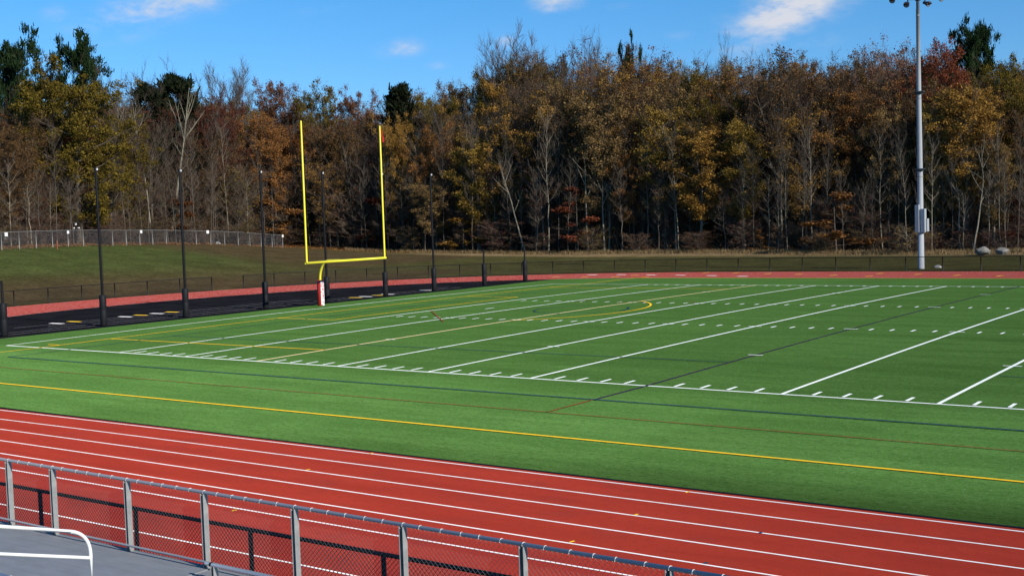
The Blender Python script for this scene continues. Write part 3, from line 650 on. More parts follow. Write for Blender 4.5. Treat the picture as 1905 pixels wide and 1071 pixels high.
mb.obj('chain_link', BLACKM, e)

FY, FZ0, FZ1 = -22.40, 0.60, 1.80
px_ = [22.6, 24.4, 26.2, 28.19, 29.43, 31.33, 33.07, 34.88, 36.76, 38.56, 40.43, 42.3, 44.15, 46.0]
e = empty('guard_fence', (px_[0], FY, FZ0), 'galvanised chain link guard fence along the front of the bleacher deck', 'fence')
mb = MB()
# C-channel post: web faces the stands, flange faces the sun
mb.box((0, 0.030, 0.60), (0.064, 0.006, 1.20)); mb.box((0.029, -0.012, 0.60), (0.006, 0.078, 1.20)); mb.box((-0.029, -0.012, 0.60), (0.006, 0.078, 1.20))
me_gp = mb.mesh('fence_post', GALV)
for x in px_: place(me_gp, 'fence_post', (x, FY, FZ0-0.02), e)
mb = MB(); mb.tube([(px_[0]-.05, FY-0.012, FZ1), (px_[-1]+.1, FY-0.012, FZ1)], 0.025, 14); mb.obj('top_rail', RAILM, e, True)
mb = MB(); mb.tube([(px_[0], FY-0.075, 0.83), (px_[-1], FY-0.075, 0.83)], 0.018, 12); mb.obj('bottom_rail', RAILM, e, True)
P, R = lattice(px_[-1]-px_[0], FZ1-FZ0-0.05, 0.0715, 0.00165, FZ0+0.03); P = P+np.array([px_[0], FY+0.040, 0])
mb = MB(); mb.tubes(P, R, 4)
kn = np.arange(px_[0], px_[-1], 0.0715); mb.tubes(np.stack([np.c_[kn, np.full(len(kn), FY+0.040), np.full(len(kn), FZ1-0.02)], np.c_[kn+0.02, np.full(len(kn), FY+0.044), np.full(len(kn), FZ1-0.05)]], 1), np.full((len(kn), 2), 0.0022), 3)
mb.obj('chain_link', WIREM, e)
tx = []
for a, b in zip(px_[3:-1], px_[4:]):
    k = max(3, int(round((b-a)/0.30))); tx += [a+0.02]+[a+(b-a)*(i+random.uniform(-.12, .12))/k for i in range(1, k)]
t_ = np.linspace(-0.6, math.pi*1.35, 9); mb = MB()
mb.tube([(.012*i/8-.006, -0.012-0.0275*math.cos(t), 0.0275*math.sin(t)) for i, t in enumerate(t_)], 0.0045, 5); me_tie = mb.mesh('wire_tie', TIEM, True)
for x in tx: place(me_tie, 'wire_tie', (x, FY, FZ1), e, random.uniform(-.3, .3))
e = empty('ramp_rail', (33.55, -22.78, 0.6), 'short galvanised pipe rail with end cap starting beside the deck joint', 'rail')
mb = MB(); mb.tube([(33.5, -22.78, 0.945), (38.5, -22.78, 0.945)], 0.024, 14); mb.obj('top_rail', SEATM, e, True)
for x in (33.66, 35.5, 37.3): place(me_gp, 'post', (x, -22.76, -0.27), e)
mb = MB(); mb.tube([(33.60, -22.78, 0.945), (33.63, -22.78, 0.945)], 0.031, 14); mb.obj('clamp', BLACKM, e, True)

bl = empty('bleachers', (28, -24, 0), 'weathered grey aluminium bleacher deck and seat in the near left corner', 'bleachers')
mb = MB(); y = -22.33; 
while y > -24.55: mb.box(((14+33.14)/2, y-0.125, 0.70), (33.14-14, 0.247, 0.05)); mb.box(((33.165+40)/2, y-0.125, 0.675 if False else 0.695), (40-33.165, 0.247, 0.05)); y -= 0.25
mb.box(((14+40)/2, -22.315, 0.62), (26, 0.02, 0.16)); mb.obj('deck', DECKM, bl)
mb = MB(); 
for i in range(3): mb.box(((14+31.9)/2, -24.66-0.125-i*0.61, 1.005+i*0.2), (31.9-14, 0.25, 0.05))
mb.obj('seat', SEATM, bl)
mb = MB(); mb.box((31.91, -24.785, 1.005), (0.02, 0.255, 0.055)); mb.obj('seat_cap', WHITEP, bl)
mb = MB()
for i in range(3): mb.box(((14+40)/2, -24.58-0.305-i*0.61, 0.72+i*0.2), (26, 0.60, 0.05)); mb.box(((14+40)/2, -24.57-i*0.61, 0.66+i*0.2), (26, 0.02, 0.16))
mb.obj('tread', DECKM, bl)
mb = MB()
for x in (16, 20, 24, 28, 31.6):
    for i in range(3): mb.box((x, -24.785-i*0.61, 0.86+i*0.2), (0.06, 0.05, 0.26))
    mb.box((x, -22.6, 0.33), (0.08, 0.08, 0.68)); mb.box((x, -24.4, 0.33), (0.08, 0.08, 0.68))
for x in (36, 39.5): mb.box((x, -22.6, 0.33), (0.08, 0.08, 0.66)); mb.box((x, -24.4, 0.33), (0.08, 0.08, 0.66))
mb.obj('support_frame', GALV, bl)
hx = 34.35
hr = empty('handrail', (hx, -25.1, 0.74), 'white painted tubular handrail with rounded corner at the bleacher aisle', 'handrail')
pt = [(hx, -28.4, 3.01), (hx, -26.2, 2.345), (hx, -25.36, 2.095)]
c_ = np.array([-25.36, 2.095]); dv = np.array([0.84, -0.25]); dv /= np.linalg.norm(dv); rad = 0.17
ctrl0 = np.array([-25.36, 2.095]); corner = ctrl0+dv*0.26; endp = np.array([-25.11, corner[1]-0.26])
for t in np.linspace(0, 1, 14): q = (1-t)**2*ctrl0+2*t*(1-t)*corner+t*t*np.array([corner[0], endp[1]]); pt.append((hx, q[0], q[1]))
pt += [(hx, corner[0], 1.4), (hx, corner[0], 0.74)]
mb = MB(); mb.tube(pt, 0.021, 16); mb.obj('top_rail', WHITEP, hr, True)
mb = MB(); mb.tube([(hx, -28.4, 2.69), (hx, -26.22, 2.05), (hx, corner[0]-0.01, 1.73)], 0.019, 14); mb.obj('mid_rail', WHITEP, hr, True)
mb = MB(); mb.tube([(hx, -27.4, 2.68), (hx, -27.4, 1.5)], 0.0225, 14); mb.obj('post', WHITEP, hr, True)
mb = MB(); mb.tube([(hx, corner[0], 0.725), (hx, corner[0], 0.735)], 0.06, 16); mb.obj('base_flange', WHITEP, hr)

# ------------------------------------------------------------------ boulders, stake and small things at the wood's edge
def rock(name, loc, size, seed, label, cat='boulder', rz_=0.0, m=None):
    b = bmesh.new(); bmesh.ops.create_icosphere(b, subdivisions=4, radius=1); r = random.Random(seed)
    from mathutils import noise
    o_ = Vector((r.uniform(0, 50), r.uniform(0, 50), r.uniform(0, 50)))
    cuts = [(Vector((r.uniform(-1, 1), r.uniform(-1, 1), r.uniform(-.6, 1))).normalized(), r.uniform(.55, .85)) for _ in range(9)]
    for v in b.verts:
        p = v.co.copy()
        for n_, d in cuts:
            k = p.dot(n_)-d
            if k > 0: p -= n_*k*0.9
        p *= 1+0.16*noise.noise(p*1.5+o_)+0.05*noise.noise(p*5+o_); v.co = Vector((p.x*size[0], p.y*size[1], p.z*size[2]))
    me = bpy.data.meshes.new(name); b.to_mesh(me); b.free(); me.materials.append(m or ROCKM)
    o = bpy.data.objects.new(name, me); col.objects.link(o); o.location = loc; o.rotation_euler = (0, 0, rz_); return tag(o, label, cat)
q = at(1829, 464, 116); rock('boulder', (q[0], q[1], zat(q[0], q[1])+0.42), (0.80, 0.6, 0.46), 3, 'large pale boulder at the foot of the trees, left of two', rz_=0.4)
q = at(1865, 467, 116); rock('boulder', (q[0], q[1], zat(q[0], q[1])+0.32), (0.66, 0.55, 0.38), 8, 'lower grey boulder beside the larger pale one')
q = at(8, 446, 131); rock('boulder', (q[0], q[1], zat(q[0], q[1])+0.7), (1.5, 1.1, 0.8), 5, 'grey boulder behind the grey fence at the left edge of the photo')
q = at(405, 455, 163); rock('stone', (q[0], q[1], zat(q[0], q[1])+0.1), (0.5, 0.4, 0.3), 12, 'small pale stone at the foot of the grey fence', 'stone', m=principled('pale_stone', (0.36, 0.34, 0.30), 0.9, 0, 0.3, 4))
q = uz(1736, 499, 0.1); rock('stone', (q[0], q[1]+1.5, 0.12), (0.36, 0.25, 0.2), 21, 'small pale stone beside the base of the light pole', 'stone', m=bpy.data.materials['pale_stone'])
q = at(106, 452, 128); mb = MB(); mb.box((0, 0, 0.35), (0.06, 0.05, 1.3)); mb.add([(-.03, -.025, 1.0), (.03, -.025, 1.0), (.03, .025, 1.0), (-.03, .025, 1.0), (0, 0, 1.08)], [(0, 1, 4), (1, 2, 4), (2, 3, 4), (3, 0, 4)])
o = mb.obj('stake', STAKEM); o.location = (q[0], q[1], zat(q[0], q[1])-0.1); tag(o, 'orange wooden stake in the litter behind the grey fence', 'stake')
q = at(398, 424, 176); e = empty('picnic_table', (q[0], q[1], zat(q[0], q[1])), 'pale weathered table among the trees behind the grey fence', 'table')
GW = principled('grey_wood', (0.34, 0.34, 0.34), 0.8, 0, 0.2, 5); zt_ = q[2]-e.location.z; rr_ = rz(math.atan2(RG[1], RG[0])+0.25)
mb = MB(); mb.box((0, 0, max(zt_, .8)), (3.2, 1.3, 0.12), rr_); sub(mb, 'tabletop', GW, e)
for s in (-1, 1):
    mb = MB(); c = rr_ @ np.array([s*1.3, 0, 0]); h_ = max(zt_, .8); mb.box((c[0], c[1], h_/2), (0.1, 0.9, h_), rr_); sub(mb, 'leg', GW, e)
    mb = MB(); c = rr_ @ np.array([0, s*1.0, 0]); mb.box((c[0], c[1], h_*0.6), (3.0, 0.3, 0.06), rr_); sub(mb, 'bench', GW, e)
q = at(140, 424, 140); zb = zat(q[0], q[1]); e = empty('floodlight_post', (q[0], q[1], zb), 'thin dark post with two small pale floodlights behind the grey fence', 'lamp post')
mb = MB(); mb.tube([(0, 0, 0), (0, 0, q[2]-zb+0.3)], 0.05, 8); sub(mb, 'post', BLACKM, e)
for k, (dx, dz) in enumerate(((-0.22, 0.0), (0.35, 0.0), (0.05, 0.45))):
    mb = MB(); c = RG*dx; mb.box((c[0], c[1], q[2]-zb+dz), (0.34 if k < 2 else 0.16, 0.16, 0.12 if k < 2 else 0.22)); sub(mb, 'floodlight', LETTER, e)
# ------------------------------------------------------------------ trees
def unit(v): return v/(np.linalg.norm(v, axis=-1, keepdims=True)+1e-9)
def tree_mesh(name, seed, H=20.0, t0=0.4, Lmax=4.5, shape='round', up=0.5, n1=26, n2=8, n3=6, r0=0.22, wob=0.35, leaves=0, lsize=0.26, keep=0.75,
              flat=0.5, fork=0, twig_len=0.9, twig_r=0.009, tuft=False):
    """trunk with limbs (one mesh) and crown of twigs and leaves (another)"""
    g = np.random.default_rng(seed); tm = MB(); cm_ = MB()
    K = 12; t = np.linspace(0, 1, K); w = np.cumsum(g.normal(0, wob/3, (K, 2)), 0)*t[:, None]**0.7
    tr = np.c_[w-w[0], t*H*0.97]; rr = r0*(1-t*0.93)**0.9+0.012; rr[0] *= 1.35
    stems = [(tr, rr)]
    for k in range(fork):
        i = g.integers(3, 6); a = g.uniform(0, 6.28); n = K-i; s = np.linspace(0, 1, n); d = np.array([math.cos(a), math.sin(a)])
        p = tr[i]+np.c_[d*(s**1.2)[:, None]*Lmax*g.uniform(.35, .7), s*(H*g.uniform(.85, .97)-tr[i, 2])]; stems.append((p, rr[i]*0.75*(1-s*0.92)+0.012))
    tm.tubes(np.array([tr]), np.array([rr]), 8)
    for p, r in stems[1:]: tm.tubes(p[None], r[None], 6)
    P1 = []; R1 = []; GA = g.uniform(0, 6.28)
    for j in range(n1):
        u = (j+g.uniform(0, .8))/n1; th_ = t0+(0.98-t0)*u; st, sr = stems[g.integers(0, len(stems))]
        zz = th_*H*0.97
        if zz < st[0, 2]: st, sr = stems[0]
        b = np.array([np.interp(zz, st[:, 2], st[:, i]) for i in range(3)]); rb = np.interp(zz, st[:, 2], sr)
        if shape == 'round': Ls = Lmax*(0.50+0.85*math.sin(math.pi*min(1, 0.10+0.74*u)))*0.8
        elif shape == 'cone': Ls = Lmax*(1.05-0.85*u)
        elif shape == 'vase': Ls = Lmax*(0.75+0.5*u)*(1 if u < 0.8 else 0.8)
        else: Ls = Lmax*(0.5+0.6*math.sin(math.pi*min(1, .05+0.9*u)))*0.85
        Ls *= g.uniform(.7, 1.15); a = GA+j*2.4+g.uniform(-.5, .5); upa = up*(0.6+0.9*u)+g.uniform(-.15, .15)
        d = np.array([math.cos(a), math.sin(a), upa]); d /= np.linalg.norm(d)
        s = np.linspace(0, 1, 7)[:, None]; q = b+d*Ls*s+np.array([0, 0, 1])*Ls*0.18*s**2*np.sign(up)+np.cumsum(g.normal(0, .035*Ls, (7, 3)), 0)*s
        P1.append(q); R1.append(min(rb*0.55, 0.02*Ls+0.015)*(1-0.85*s[:, 0])+0.010)
    P1 = np.array(P1); R1 = np.array(R1); tm.tubes(P1, R1, 5)
    # second order
    N1 = len(P1); L1 = np.linalg.norm(P1[:, -1]-P1[:, 0], axis=1)
    i1 = np.repeat(np.arange(N1), n2); s = np.clip(np.tile(np.linspace(0.22, 1.0, n2), N1)+g.uniform(-.06, .06, N1*n2), 0.1, 1)*5.999
    k = np.minimum(s.astype(int), 5); f = (s-k)[:, None]; b = P1[i1, k]*(1-f)+P1[i1, k+1]*f; dp = unit(P1[i1, k+1]-P1[i1, k])
    rnd = unit(g.normal(size=b.shape)*np.array([1, 1, .6])); d = unit(dp*0.75+rnd*0.8+np.array([0, 0, 1])*up*0.45)
    L2 = L1[i1]*0.42*(1.15-0.6*s/6)*g.uniform(.6, 1.2, len(s)); ss = np.linspace(0, 1, 4)[None, :, None]
    P2 = b[:, None]+d[:, None]*L2[:, None, None]*ss+g.normal(0, 1, (len(b), 4, 3))*0.05*L2[:, None, None]*ss+np.array([0, 0, 1.])*L2[:, None, None]*0.12*ss**2
    R2 = (0.020-0.010*ss[..., 0])*np.ones((len(b), 1)); cm_.tubes(P2, R2, 3)
    # twigs
    N2 = len(P2); i2 = np.repeat(np.arange(N2), n3); s = g.uniform(.15, 1.0, N2*n3)*2.999; k = np.minimum(s.astype(int), 2); f = (s-k)[:, None]
    b = P2[i2, k]*(1-f)+P2[i2, k+1]*f; dp = unit(P2[i2, k+1]-P2[i2, k]); d = unit(dp*0.8+unit(g.normal(size=b.shape))*0.75+np.array([0, 0, 1])*up*0.5)
    L3 = twig_len*g.uniform(.5, 1.3, len(b)); P3 = np.stack([b, b+d*L3[:, None]*.55+g.normal(0, .05, b.shape), b+d*L3[:, None]+g.normal(0, .1, b.shape)], 1)
    cm_.tubes(P3, np.tile([twig_r, twig_r*.8, twig_r*.5], (len(b), 1)), 3)
    if leaves:
        ok = g.uniform(size=N1)[i1] < keep
        ok2 = ok[i2] & (g.uniform(size=N2)[i2] < 0.85); cand = np.where(ok2)[0]
        pick = cand[g.integers(0, len(cand), leaves)]; tt = g.uniform(.2, 1.05, leaves)[:, None]
        c = P3[pick, 0]*(1-tt)+P3[pick, 2]*tt+g.normal(0, .16 if not tuft else .08, (leaves, 3))
        if tuft:                                         # needles sit in puffs at the ends of the boughs
            q = g.uniform(size=leaves) < 0.7; m2 = i2[pick]; cc = P2[m2, 3]+g.normal(0, 1, (leaves, 3))*np.array([.40, .40, .26])+np.array([0, 0, .1]); c[q] = cc[q]
        if not tuft:                                     # most leaves hang together in clumps round the ends of the boughs
            q = g.uniform(size=leaves) < 0.62; m2 = i2[pick]; cc = P2[m2, 3]+g.normal(0, 1, (leaves, 3))*np.array([.42, .42, .24]); c[q] = cc[q]
        nn_ = unit(g.normal(size=c.shape)+np.array([0, 0, flat])); a = unit(np.cross(nn_, g.normal(size=c.shape))); b2 = np.cross(nn_, a)
        sz = lsize*np.exp(g.normal(0, .3, leaves))[:, None]
        if tuft:
            a = unit(unit(P3[pick, 2]-P3[pick, 0])*1.0+g.normal(size=c.shape)*0.55+np.array([0, 0, .5])); b2 = unit(np.cross(a, g.normal(size=c.shape)))
            V = np.stack([c-b2*sz*.20, c+b2*sz*.20, c+b2*sz*.10+a*sz*1.2, c-b2*sz*.10+a*sz*1.2], 1)
        else: V = np.stack([c-a*sz*.62, c-b2*sz*.34+nn_*sz*.08, c+a*sz*.62, c+b2*sz*.34+nn_*sz*.08], 1)
        cm_.add(V.reshape(-1, 3), np.arange(leaves*4).reshape(-1, 4), 1)
    return tm, cm_
KINDS = {}
def kind(name, n, **k):
    KINDS[name] = []
    for i in range(n):
        tm, cm_ = tree_mesh(name, sum(map(ord, name))*7+i*31+5, **k)
        A = np.concatenate(cm_.v); ext = (float(np.percentile(np.linalg.norm(A[:, :2], axis=1), 93)), float(np.percentile(A[:, 2], 99.7)))
        KINDS[name].append((tm.mesh('trunk', BARK_GREY, True), cm_.mesh('crown', [TWIG, LEAVES['brown']]), ext))
kind('bare', 5, t0=0.28, Lmax=5.2, shape='vase', up=0.75, n1=34, n2=9, n3=9, fork=2, twig_len=1.0, twig_r=0.014)
kind('vasebare', 1, t0=0.30, Lmax=5.6, shape='vase', up=1.1, n1=50, n2=9, n3=10, fork=4, twig_len=1.2, twig_r=0.017)
kind('sparse', 5, t0=0.26, Lmax=6.0, shape='round', up=0.5, n1=38, n2=9, n3=9, fork=2, leaves=9500, lsize=0.18, keep=0.8, twig_r=0.013)
kind('oak', 6, t0=0.26, Lmax=6.2, shape='round', up=0.28, n1=42, n2=9, n3=7, fork=1, leaves=25000, lsize=0.195, keep=0.8)
kind('tall', 4, t0=0.22, Lmax=4.0, shape='round', up=0.6, n1=42, n2=8, n3=7, fork=0, leaves=27000, lsize=0.185, keep=0.82)
kind('layer', 2, t0=0.12, Lmax=5.0, shape='cone', up=0.16, n1=12, n2=11, n3=8, r0=0.12, leaves=4200, lsize=0.34, keep=0.5, flat=1.6, wob=0.2)
kind('bigoak', 1, t0=0.10, Lmax=6.6, shape='round', up=0.22, n1=64, n2=10, n3=7, r0=0.5, fork=1, leaves=58000, lsize=0.215, keep=0.88)
kind('pine', 2, t0=0.40, Lmax=6.0, shape='round', up=0.8, n1=30, n2=10, n3=7, r0=0.34, fork=2, leaves=20000, lsize=0.36, keep=0.8, tuft=True, twig_len=0.7)
kind('hemlock', 1, t0=0.15, Lmax=5.2, shape='cone', up=0.12, n1=48, n2=9, n3=8, r0=0.28, leaves=17000, lsize=0.38, keep=0.92, tuft=True, twig_len=0.7)
kind('slim', 5, t0=0.35, Lmax=2.8, shape='vase', up=0.9, n1=20, n2=6, n3=6, r0=0.115, wob=0.7, twig_len=0.8)
kind('brush', 3, H=6.0, t0=0.04, Lmax=2.2, shape='round', up=0.9, n1=22, n2=7, n3=6, r0=0.05, wob=0.5, twig_len=0.6, leaves=350, lsize=0.16)
kind('thicket', 4, H=12.0, t0=0.03, Lmax=3.6, shape='round', up=0.7, n1=46, n2=8, n3=8, r0=0.09, wob=0.6, fork=3, twig_len=0.8, twig_r=0.012, leaves=1300, lsize=0.22)
def tree(kd, px, d, top, hw, leaf, label, bark=None, base=None, cat='tree', twig=None, group=None, name=None, var=None, lean=0.0, zscale=None):
    """stand a tree at distance d in the direction of px; its top reaches the height seen at 'top', hw = crown half width (px)"""
    P = at(px, 460, d); x, y = P[0], P[1]; z = zat(x, y)
    T = at(px, top, d); Hh = max(2.5, T[2]-z); vs = KINDS[kd]; v = vs[(random.randrange(len(vs)) if var is None else var)]
    e = empty(name or {'pine': 'pine_tree', 'hemlock': 'evergreen_tree', 'brush': 'bush', 'thicket': 'thicket_bush'}.get(kd, 'tree'), (x, y, z-0.15), label, cat, group)
    Rm, Hm = v[2]
    sx = hw*d/FPX/Rm; e.scale = (sx, sx, Hh/Hm); e.rotation_euler = (lean*0.3, lean, random.uniform(0, 6.28))
    a = bpy.data.objects.new('trunk', v[0]); b = bpy.data.objects.new('crown', v[1])
    for o in (a, b): col.objects.link(o); o.parent = e
    if bark is not None: a.material_slots[0].link = 'OBJECT'; a.material_slots[0].material = bark
    if twig is not None: b.material_slots[0].link = 'OBJECT'; b.material_slots[0].material = twig
    if leaf: b.material_slots[1].link = 'OBJECT'; b.material_slots[1].material = LEAVES[leaf]
    return e
EX = [-150, 0, 144, 300, 443, 540, 700, 1000, 1300, 1500, 1700, 1905, 2100]; ED = [112, 128, 140, 156, 169, 181, 172, 153, 141, 132, 125, 120, 116]
def front(px): return float(np.interp(px, EX, ED))
SX = [-60, 0, 100, 200, 230, 300, 340, 430, 520, 600, 650, 700, 760, 830, 900, 960, 1000, 1060, 1110, 1180, 1230, 1290, 1350, 1400, 1500, 1600, 1690, 1740, 1800, 1850, 1905, 1980]
SYv = [172, 172, 176, 172, 160, 160, 160, 166, 176, 182, 192, 188, 170, 150, 120, 85, 80, 88, 85, 85, 100, 108, 100, 102, 96, 92, 88, 90, 98, 102, 105, 105]
def skyline(px): return float(np.interp(px, SX, SYv))
# trees one can single out: kind, px, distance behind the edge, top px, half width px, leaf, label
T_ = [
 ('pine', 30, 22, 60, 58, 'pine', 'tall dark green pine rising above the wood at the left edge of the photo'),
 ('pine', 152, 20, 60, 56, 'pine', 'dark green pine right of the other skyline pine, behind the huge oak'),
 ('bigoak', 150, 3, 122, 92, 'olive', 'huge broad oak in olive gold leaf behind the grey fence at left'),
 ('oak', 2, 4, 235, 60, 'brown', 'dark brown oak cut by the left edge of the photo'),
 ('sparse', 60, 10, 205, 60, 'brown', 'thin leaved brown tree between the left edge and the huge oak'),
 ('bare', 232, 10, 122, 46, None, 'pale bare tree just right of the huge oak, branches against the sky'),
 ('bare', 285, 14, 122, 44, None, 'bare grey tree against the sky between the huge oak and the dead trunk'),
 ('hemlock', 292, 12, 158, 60, 'darkpine', 'dark evergreen left of the pale dead tree'),
 ('hemlock', 345, 14, 142, 66, 'darkpine', 'dark evergreen directly above the pale dead tree'),
 ('bare', 335, 20, 115, 48, None, 'bare tree with fine twigs showing above the dark evergreens'),
 ('vasebare', 440, 18, 118, 50, None, 'bare fan shaped tree on the skyline left of the goal post'),
 ('oak', 400, 9, 185, 55, 'maroon', 'dull maroon brown tree right of the pale dead tree'),
 ('oak', 508, 3, 207, 60, 'orange', 'orange brown oak just left of the goal post'),
 ('layer', 510, 0, 330, 50, 'orange', 'small orange leaved tree with layered boughs low beside the third tall pole'),
 ('oak', 530, 18, 152, 48, 'russet', 'russet topped oak on the skyline left of the left yellow upright'),
 ('oak', 605, 14, 155, 55, 'olive', 'dark olive oak on the skyline over the goal post'),
 ('oak', 668, 18, 165, 42, 'russet', 'low russet crown at the dip of the skyline'),
 ('hemlock', 752, 14, 160, 52, 'darkpine', 'dark evergreen on the skyline right of the goal post'),
 ('oak', 640, 6, 235, 45, 'brown', 'brown thin oak seen between the yellow uprights'),
 ('sparse', 615, 1, 300, 42, 'gold', 'small gold flecked tree low between the yellow uprights'),
 ('oak', 752, 3, 212, 36, 'gold', 'small golden crown just right of the right yellow upright'),
 ('oak', 818, 4, 232, 50, 'orange', 'orange tinted oak above the lone black pole'),
 ('sparse', 868, 8, 190, 42, 'gold', 'pale gold thin crowned tree above the cone shaped yellow tree'),
 ('tall', 890, 2, 252, 48, 'yellow', 'cone shaped yellow gold tree in the middle of the wood'),
 ('layer', 862, 0, 390, 42, 'gold', 'low gold boughs by the ground right of the lone black pole'),
 ('oak', 812, 0, 330, 45, 'tan', 'small tan tree low behind the lone black pole'),
 ('oak', 925, 14, 128, 52, 'olive', 'olive brown crown on the skyline left of the big bare fan tree'),
 ('vasebare', 985, 16, 58, 66, None, 'big bare fan shaped tree, highest of the bare crowns'),
 ('bare', 1082, 18, 70, 48, None, 'bare grey tree on the skyline right of the big fan shaped one'),
 ('bare', 1105, 22, 72, 44, None, 'bare twiggy tree touching the rust brown dome'),
 ('sparse', 1160, 14, 82, 84, 'russet', 'broad rust brown dome shaped crown on the skyline'),
 ('pine', 1180, 24, 70, 20, 'pine', 'tiny dark pine top poking over the rust brown dome'),
 ('oak', 985, 7, 180, 78, 'gold', 'wide gold brown oak below the big bare fan tree'),
 ('oak', 1065, 5, 205, 60, 'brown', 'wide dull brown oak in the middle of the wood'),
 ('tall', 1135, 3, 180, 55, 'tan', 'tall tan gold tree with pale limbs, right of centre'),
 ('layer', 1075, 0, 345, 50, 'red', 'small red brown tree at the front of the wood'),
 ('oak', 1180, 2, 275, 42, 'orange', 'small dull orange tree low right of centre'),
 ('tall', 1238, 3, 200, 50, 'yellow', 'yellow olive tree left of the brightest gold one'),
 ('tall', 1305, 1, 228, 58, 'gold', 'brightest gold tall tree at the front right of centre'),
 ('tall', 1385, 2, 222, 40, 'yellow', 'narrow yellow green tree right of the brightest gold one'),
 ('oak', 1315, 12, 120, 62, 'olive', 'broad yellow olive crown near the skyline above the gold trees'),
 ('slim', 1352, 22, 58, 16, None, 'small bare pointed tree sticking out above the skyline'),
 ('sparse', 1455, 6, 100, 95, 'brown', 'very broad brown tree nearly bare, left of the light pole'),
 ('sparse', 1560, 8, 98, 80, 'brown', 'broad grey brown tree behind and left of the light pole'),
 ('sparse', 1500, 3, 190, 70, 'gold', 'open tree with scattered gold leaves below the broad brown crowns'),
 ('sparse', 1648, 12, 80, 60, 'pink', 'thin pinkish crown on the skyline just left of the light pole'),
 ('oak', 1745, 10, 82, 62, 'red', 'red oak crown on the skyline right of the light pole'),
 ('pine', 1802, 18, 47, 44, 'pine', 'dark green pine on the skyline behind the red oak'),
 ('tall', 1802, 4, 163, 62, 'gold', 'tall gold tree right of the light pole'),
 ('tall', 1742, 4, 190, 34, 'yellow', 'narrow yellow tree touching the light pole on its right'),
 ('oak', 1655, 5, 195, 55, 'tan', 'tan olive tree touching the light pole on its left'),
 ('oak', 1872, 9, 108, 55, 'olive', 'gold brown oak high at the right edge of the photo'),
 ('tall', 1850, 2, 265, 36, 'tan', 'small tan tree under the tall gold one at right'),
 ('oak', 1900, 5, 190, 50, 'brown', 'brown oak cut by the right edge of the photo'),
 ('layer', 1555, -1, 355, 62, 'orange', 'small tree with layered orange boughs left of the light pole'),
 ('layer', 1415, -1, 425, 16, 'orange', 'tiny orange sapling alone at the wood edge'),
 ('brush', 1690, -2, 412, 45, 'yellow', 'pale yellow leaved bush around the foot of the light pole'),
 ('layer', 1890, 3, 350, 40, 'maroon', 'small maroon tree low at the right edge of the photo'),
 ('layer', 715, 1, 345, 50, 'maroon', 'low maroon brown tree right behind the right yellow upright'),
 ('layer', 335, 2, 350, 36, 'russet', 'low russet tree at the foot of the pale dead tree'),
 ('hemlock', 1335, 2, 405, 30, 'darkpine', 'low dark green young evergreen under the gold trees'),
 ('hemlock', 960, 4, 395, 26, 'darkpine', 'low dark green young evergreen near the leaning pale trunk'),
]
for kd, px, dd, top, hw, lf, lb in T_:
    pale = kd in ('tall',) or 'pale' in lb
    tree(kd, px, front(px)+dd, top, hw, lf, lb, bark=BARK_PALE if pale else (BARK_DARK if kd in ('pine', 'hemlock') else None), cat='bush' if kd == 'brush' else 'tree', twig=TWIG_PALE if 'pale bare' in lb else None)
# the dead tree: pale trunk with a few stubby limbs
def limb_tree(name, px0, py0, px1, py1, d, r0, limbs, label, m):
    a = at(px0, py0, d); zb = zat(a[0], a[1]); top = at(px1, py1, d); a = at(px0, py0, d); base = np.array([a[0], a[1], zb])
    e = empty(name, base, label, 'tree'); v = top-base; s = np.linspace(0, 1, 10)[:, None]
    trunk = v*s+np.cumsum(rng.normal(0, .06, (10, 3)), 0)*s*(1-s)*4; mb = MB(); rad = r0*(1-0.86*s[:, 0]); rad[0] *= 1.3; mb.tubes(trunk[None], rad[None], 10); sub(mb, 'trunk', m, e, True)
    mb = MB()
    for t, dx, dz, rr_ in limbs:
        p = trunk[int(t*9)]; q = p+RG*dx+np.array([0, 0, dz])+FG*rng.uniform(-1, 1); s2 = np.linspace(0, 1, 7)[:, None]
        li = p+(q-p)*s2+np.cumsum(rng.normal(0, .07, (7, 3)), 0)*s2+np.array([0, 0, .5])*s2*s2; mb.tubes(li[None], (rr_*(1-.85*s2[:, 0]))[None], 6)
        for k in range(4):
            u = rng.uniform(.4, 1); b = li[int(u*6)]; c = b+RG*rng.uniform(-.9, .9)*abs(dx)*.4+np.array([0, 0, rng.uniform(.2, 1.3)]); mb.tubes(np.array([[b, (b+c)/2+rng.normal(0, .06, 3), c]]), np.array([[rr_*.3, rr_*.2, rr_*.1]]), 5)
    sub(mb, 'limb', m, e, True); return e
DEAD = principled('dead_wood', (0.22, 0.20, 0.145), 0.9, 0, 0.3, 2, 0.3, 0.1, (2, 2, .6))
limb_tree('dead_tree', 318, 452, 352, 163, front(322)+4, 0.24, [(.45, 1.6, 1.5, .05), (.72, -1.7, 4.6, .12), (.74, 2.9, 3.4, .13), (.74, -.9, 5.0, .09), (.82, 1.5, 3.4, .09), (.86, -.7, 2.6, .07), (.8, 1.0, 4.0, .08), (.9, .9, 1.8, .06), (.6, -1.2, 1.6, .05)],
          'pale bare dead tree with stubby forked limbs behind the second tall black pole', DEAD)
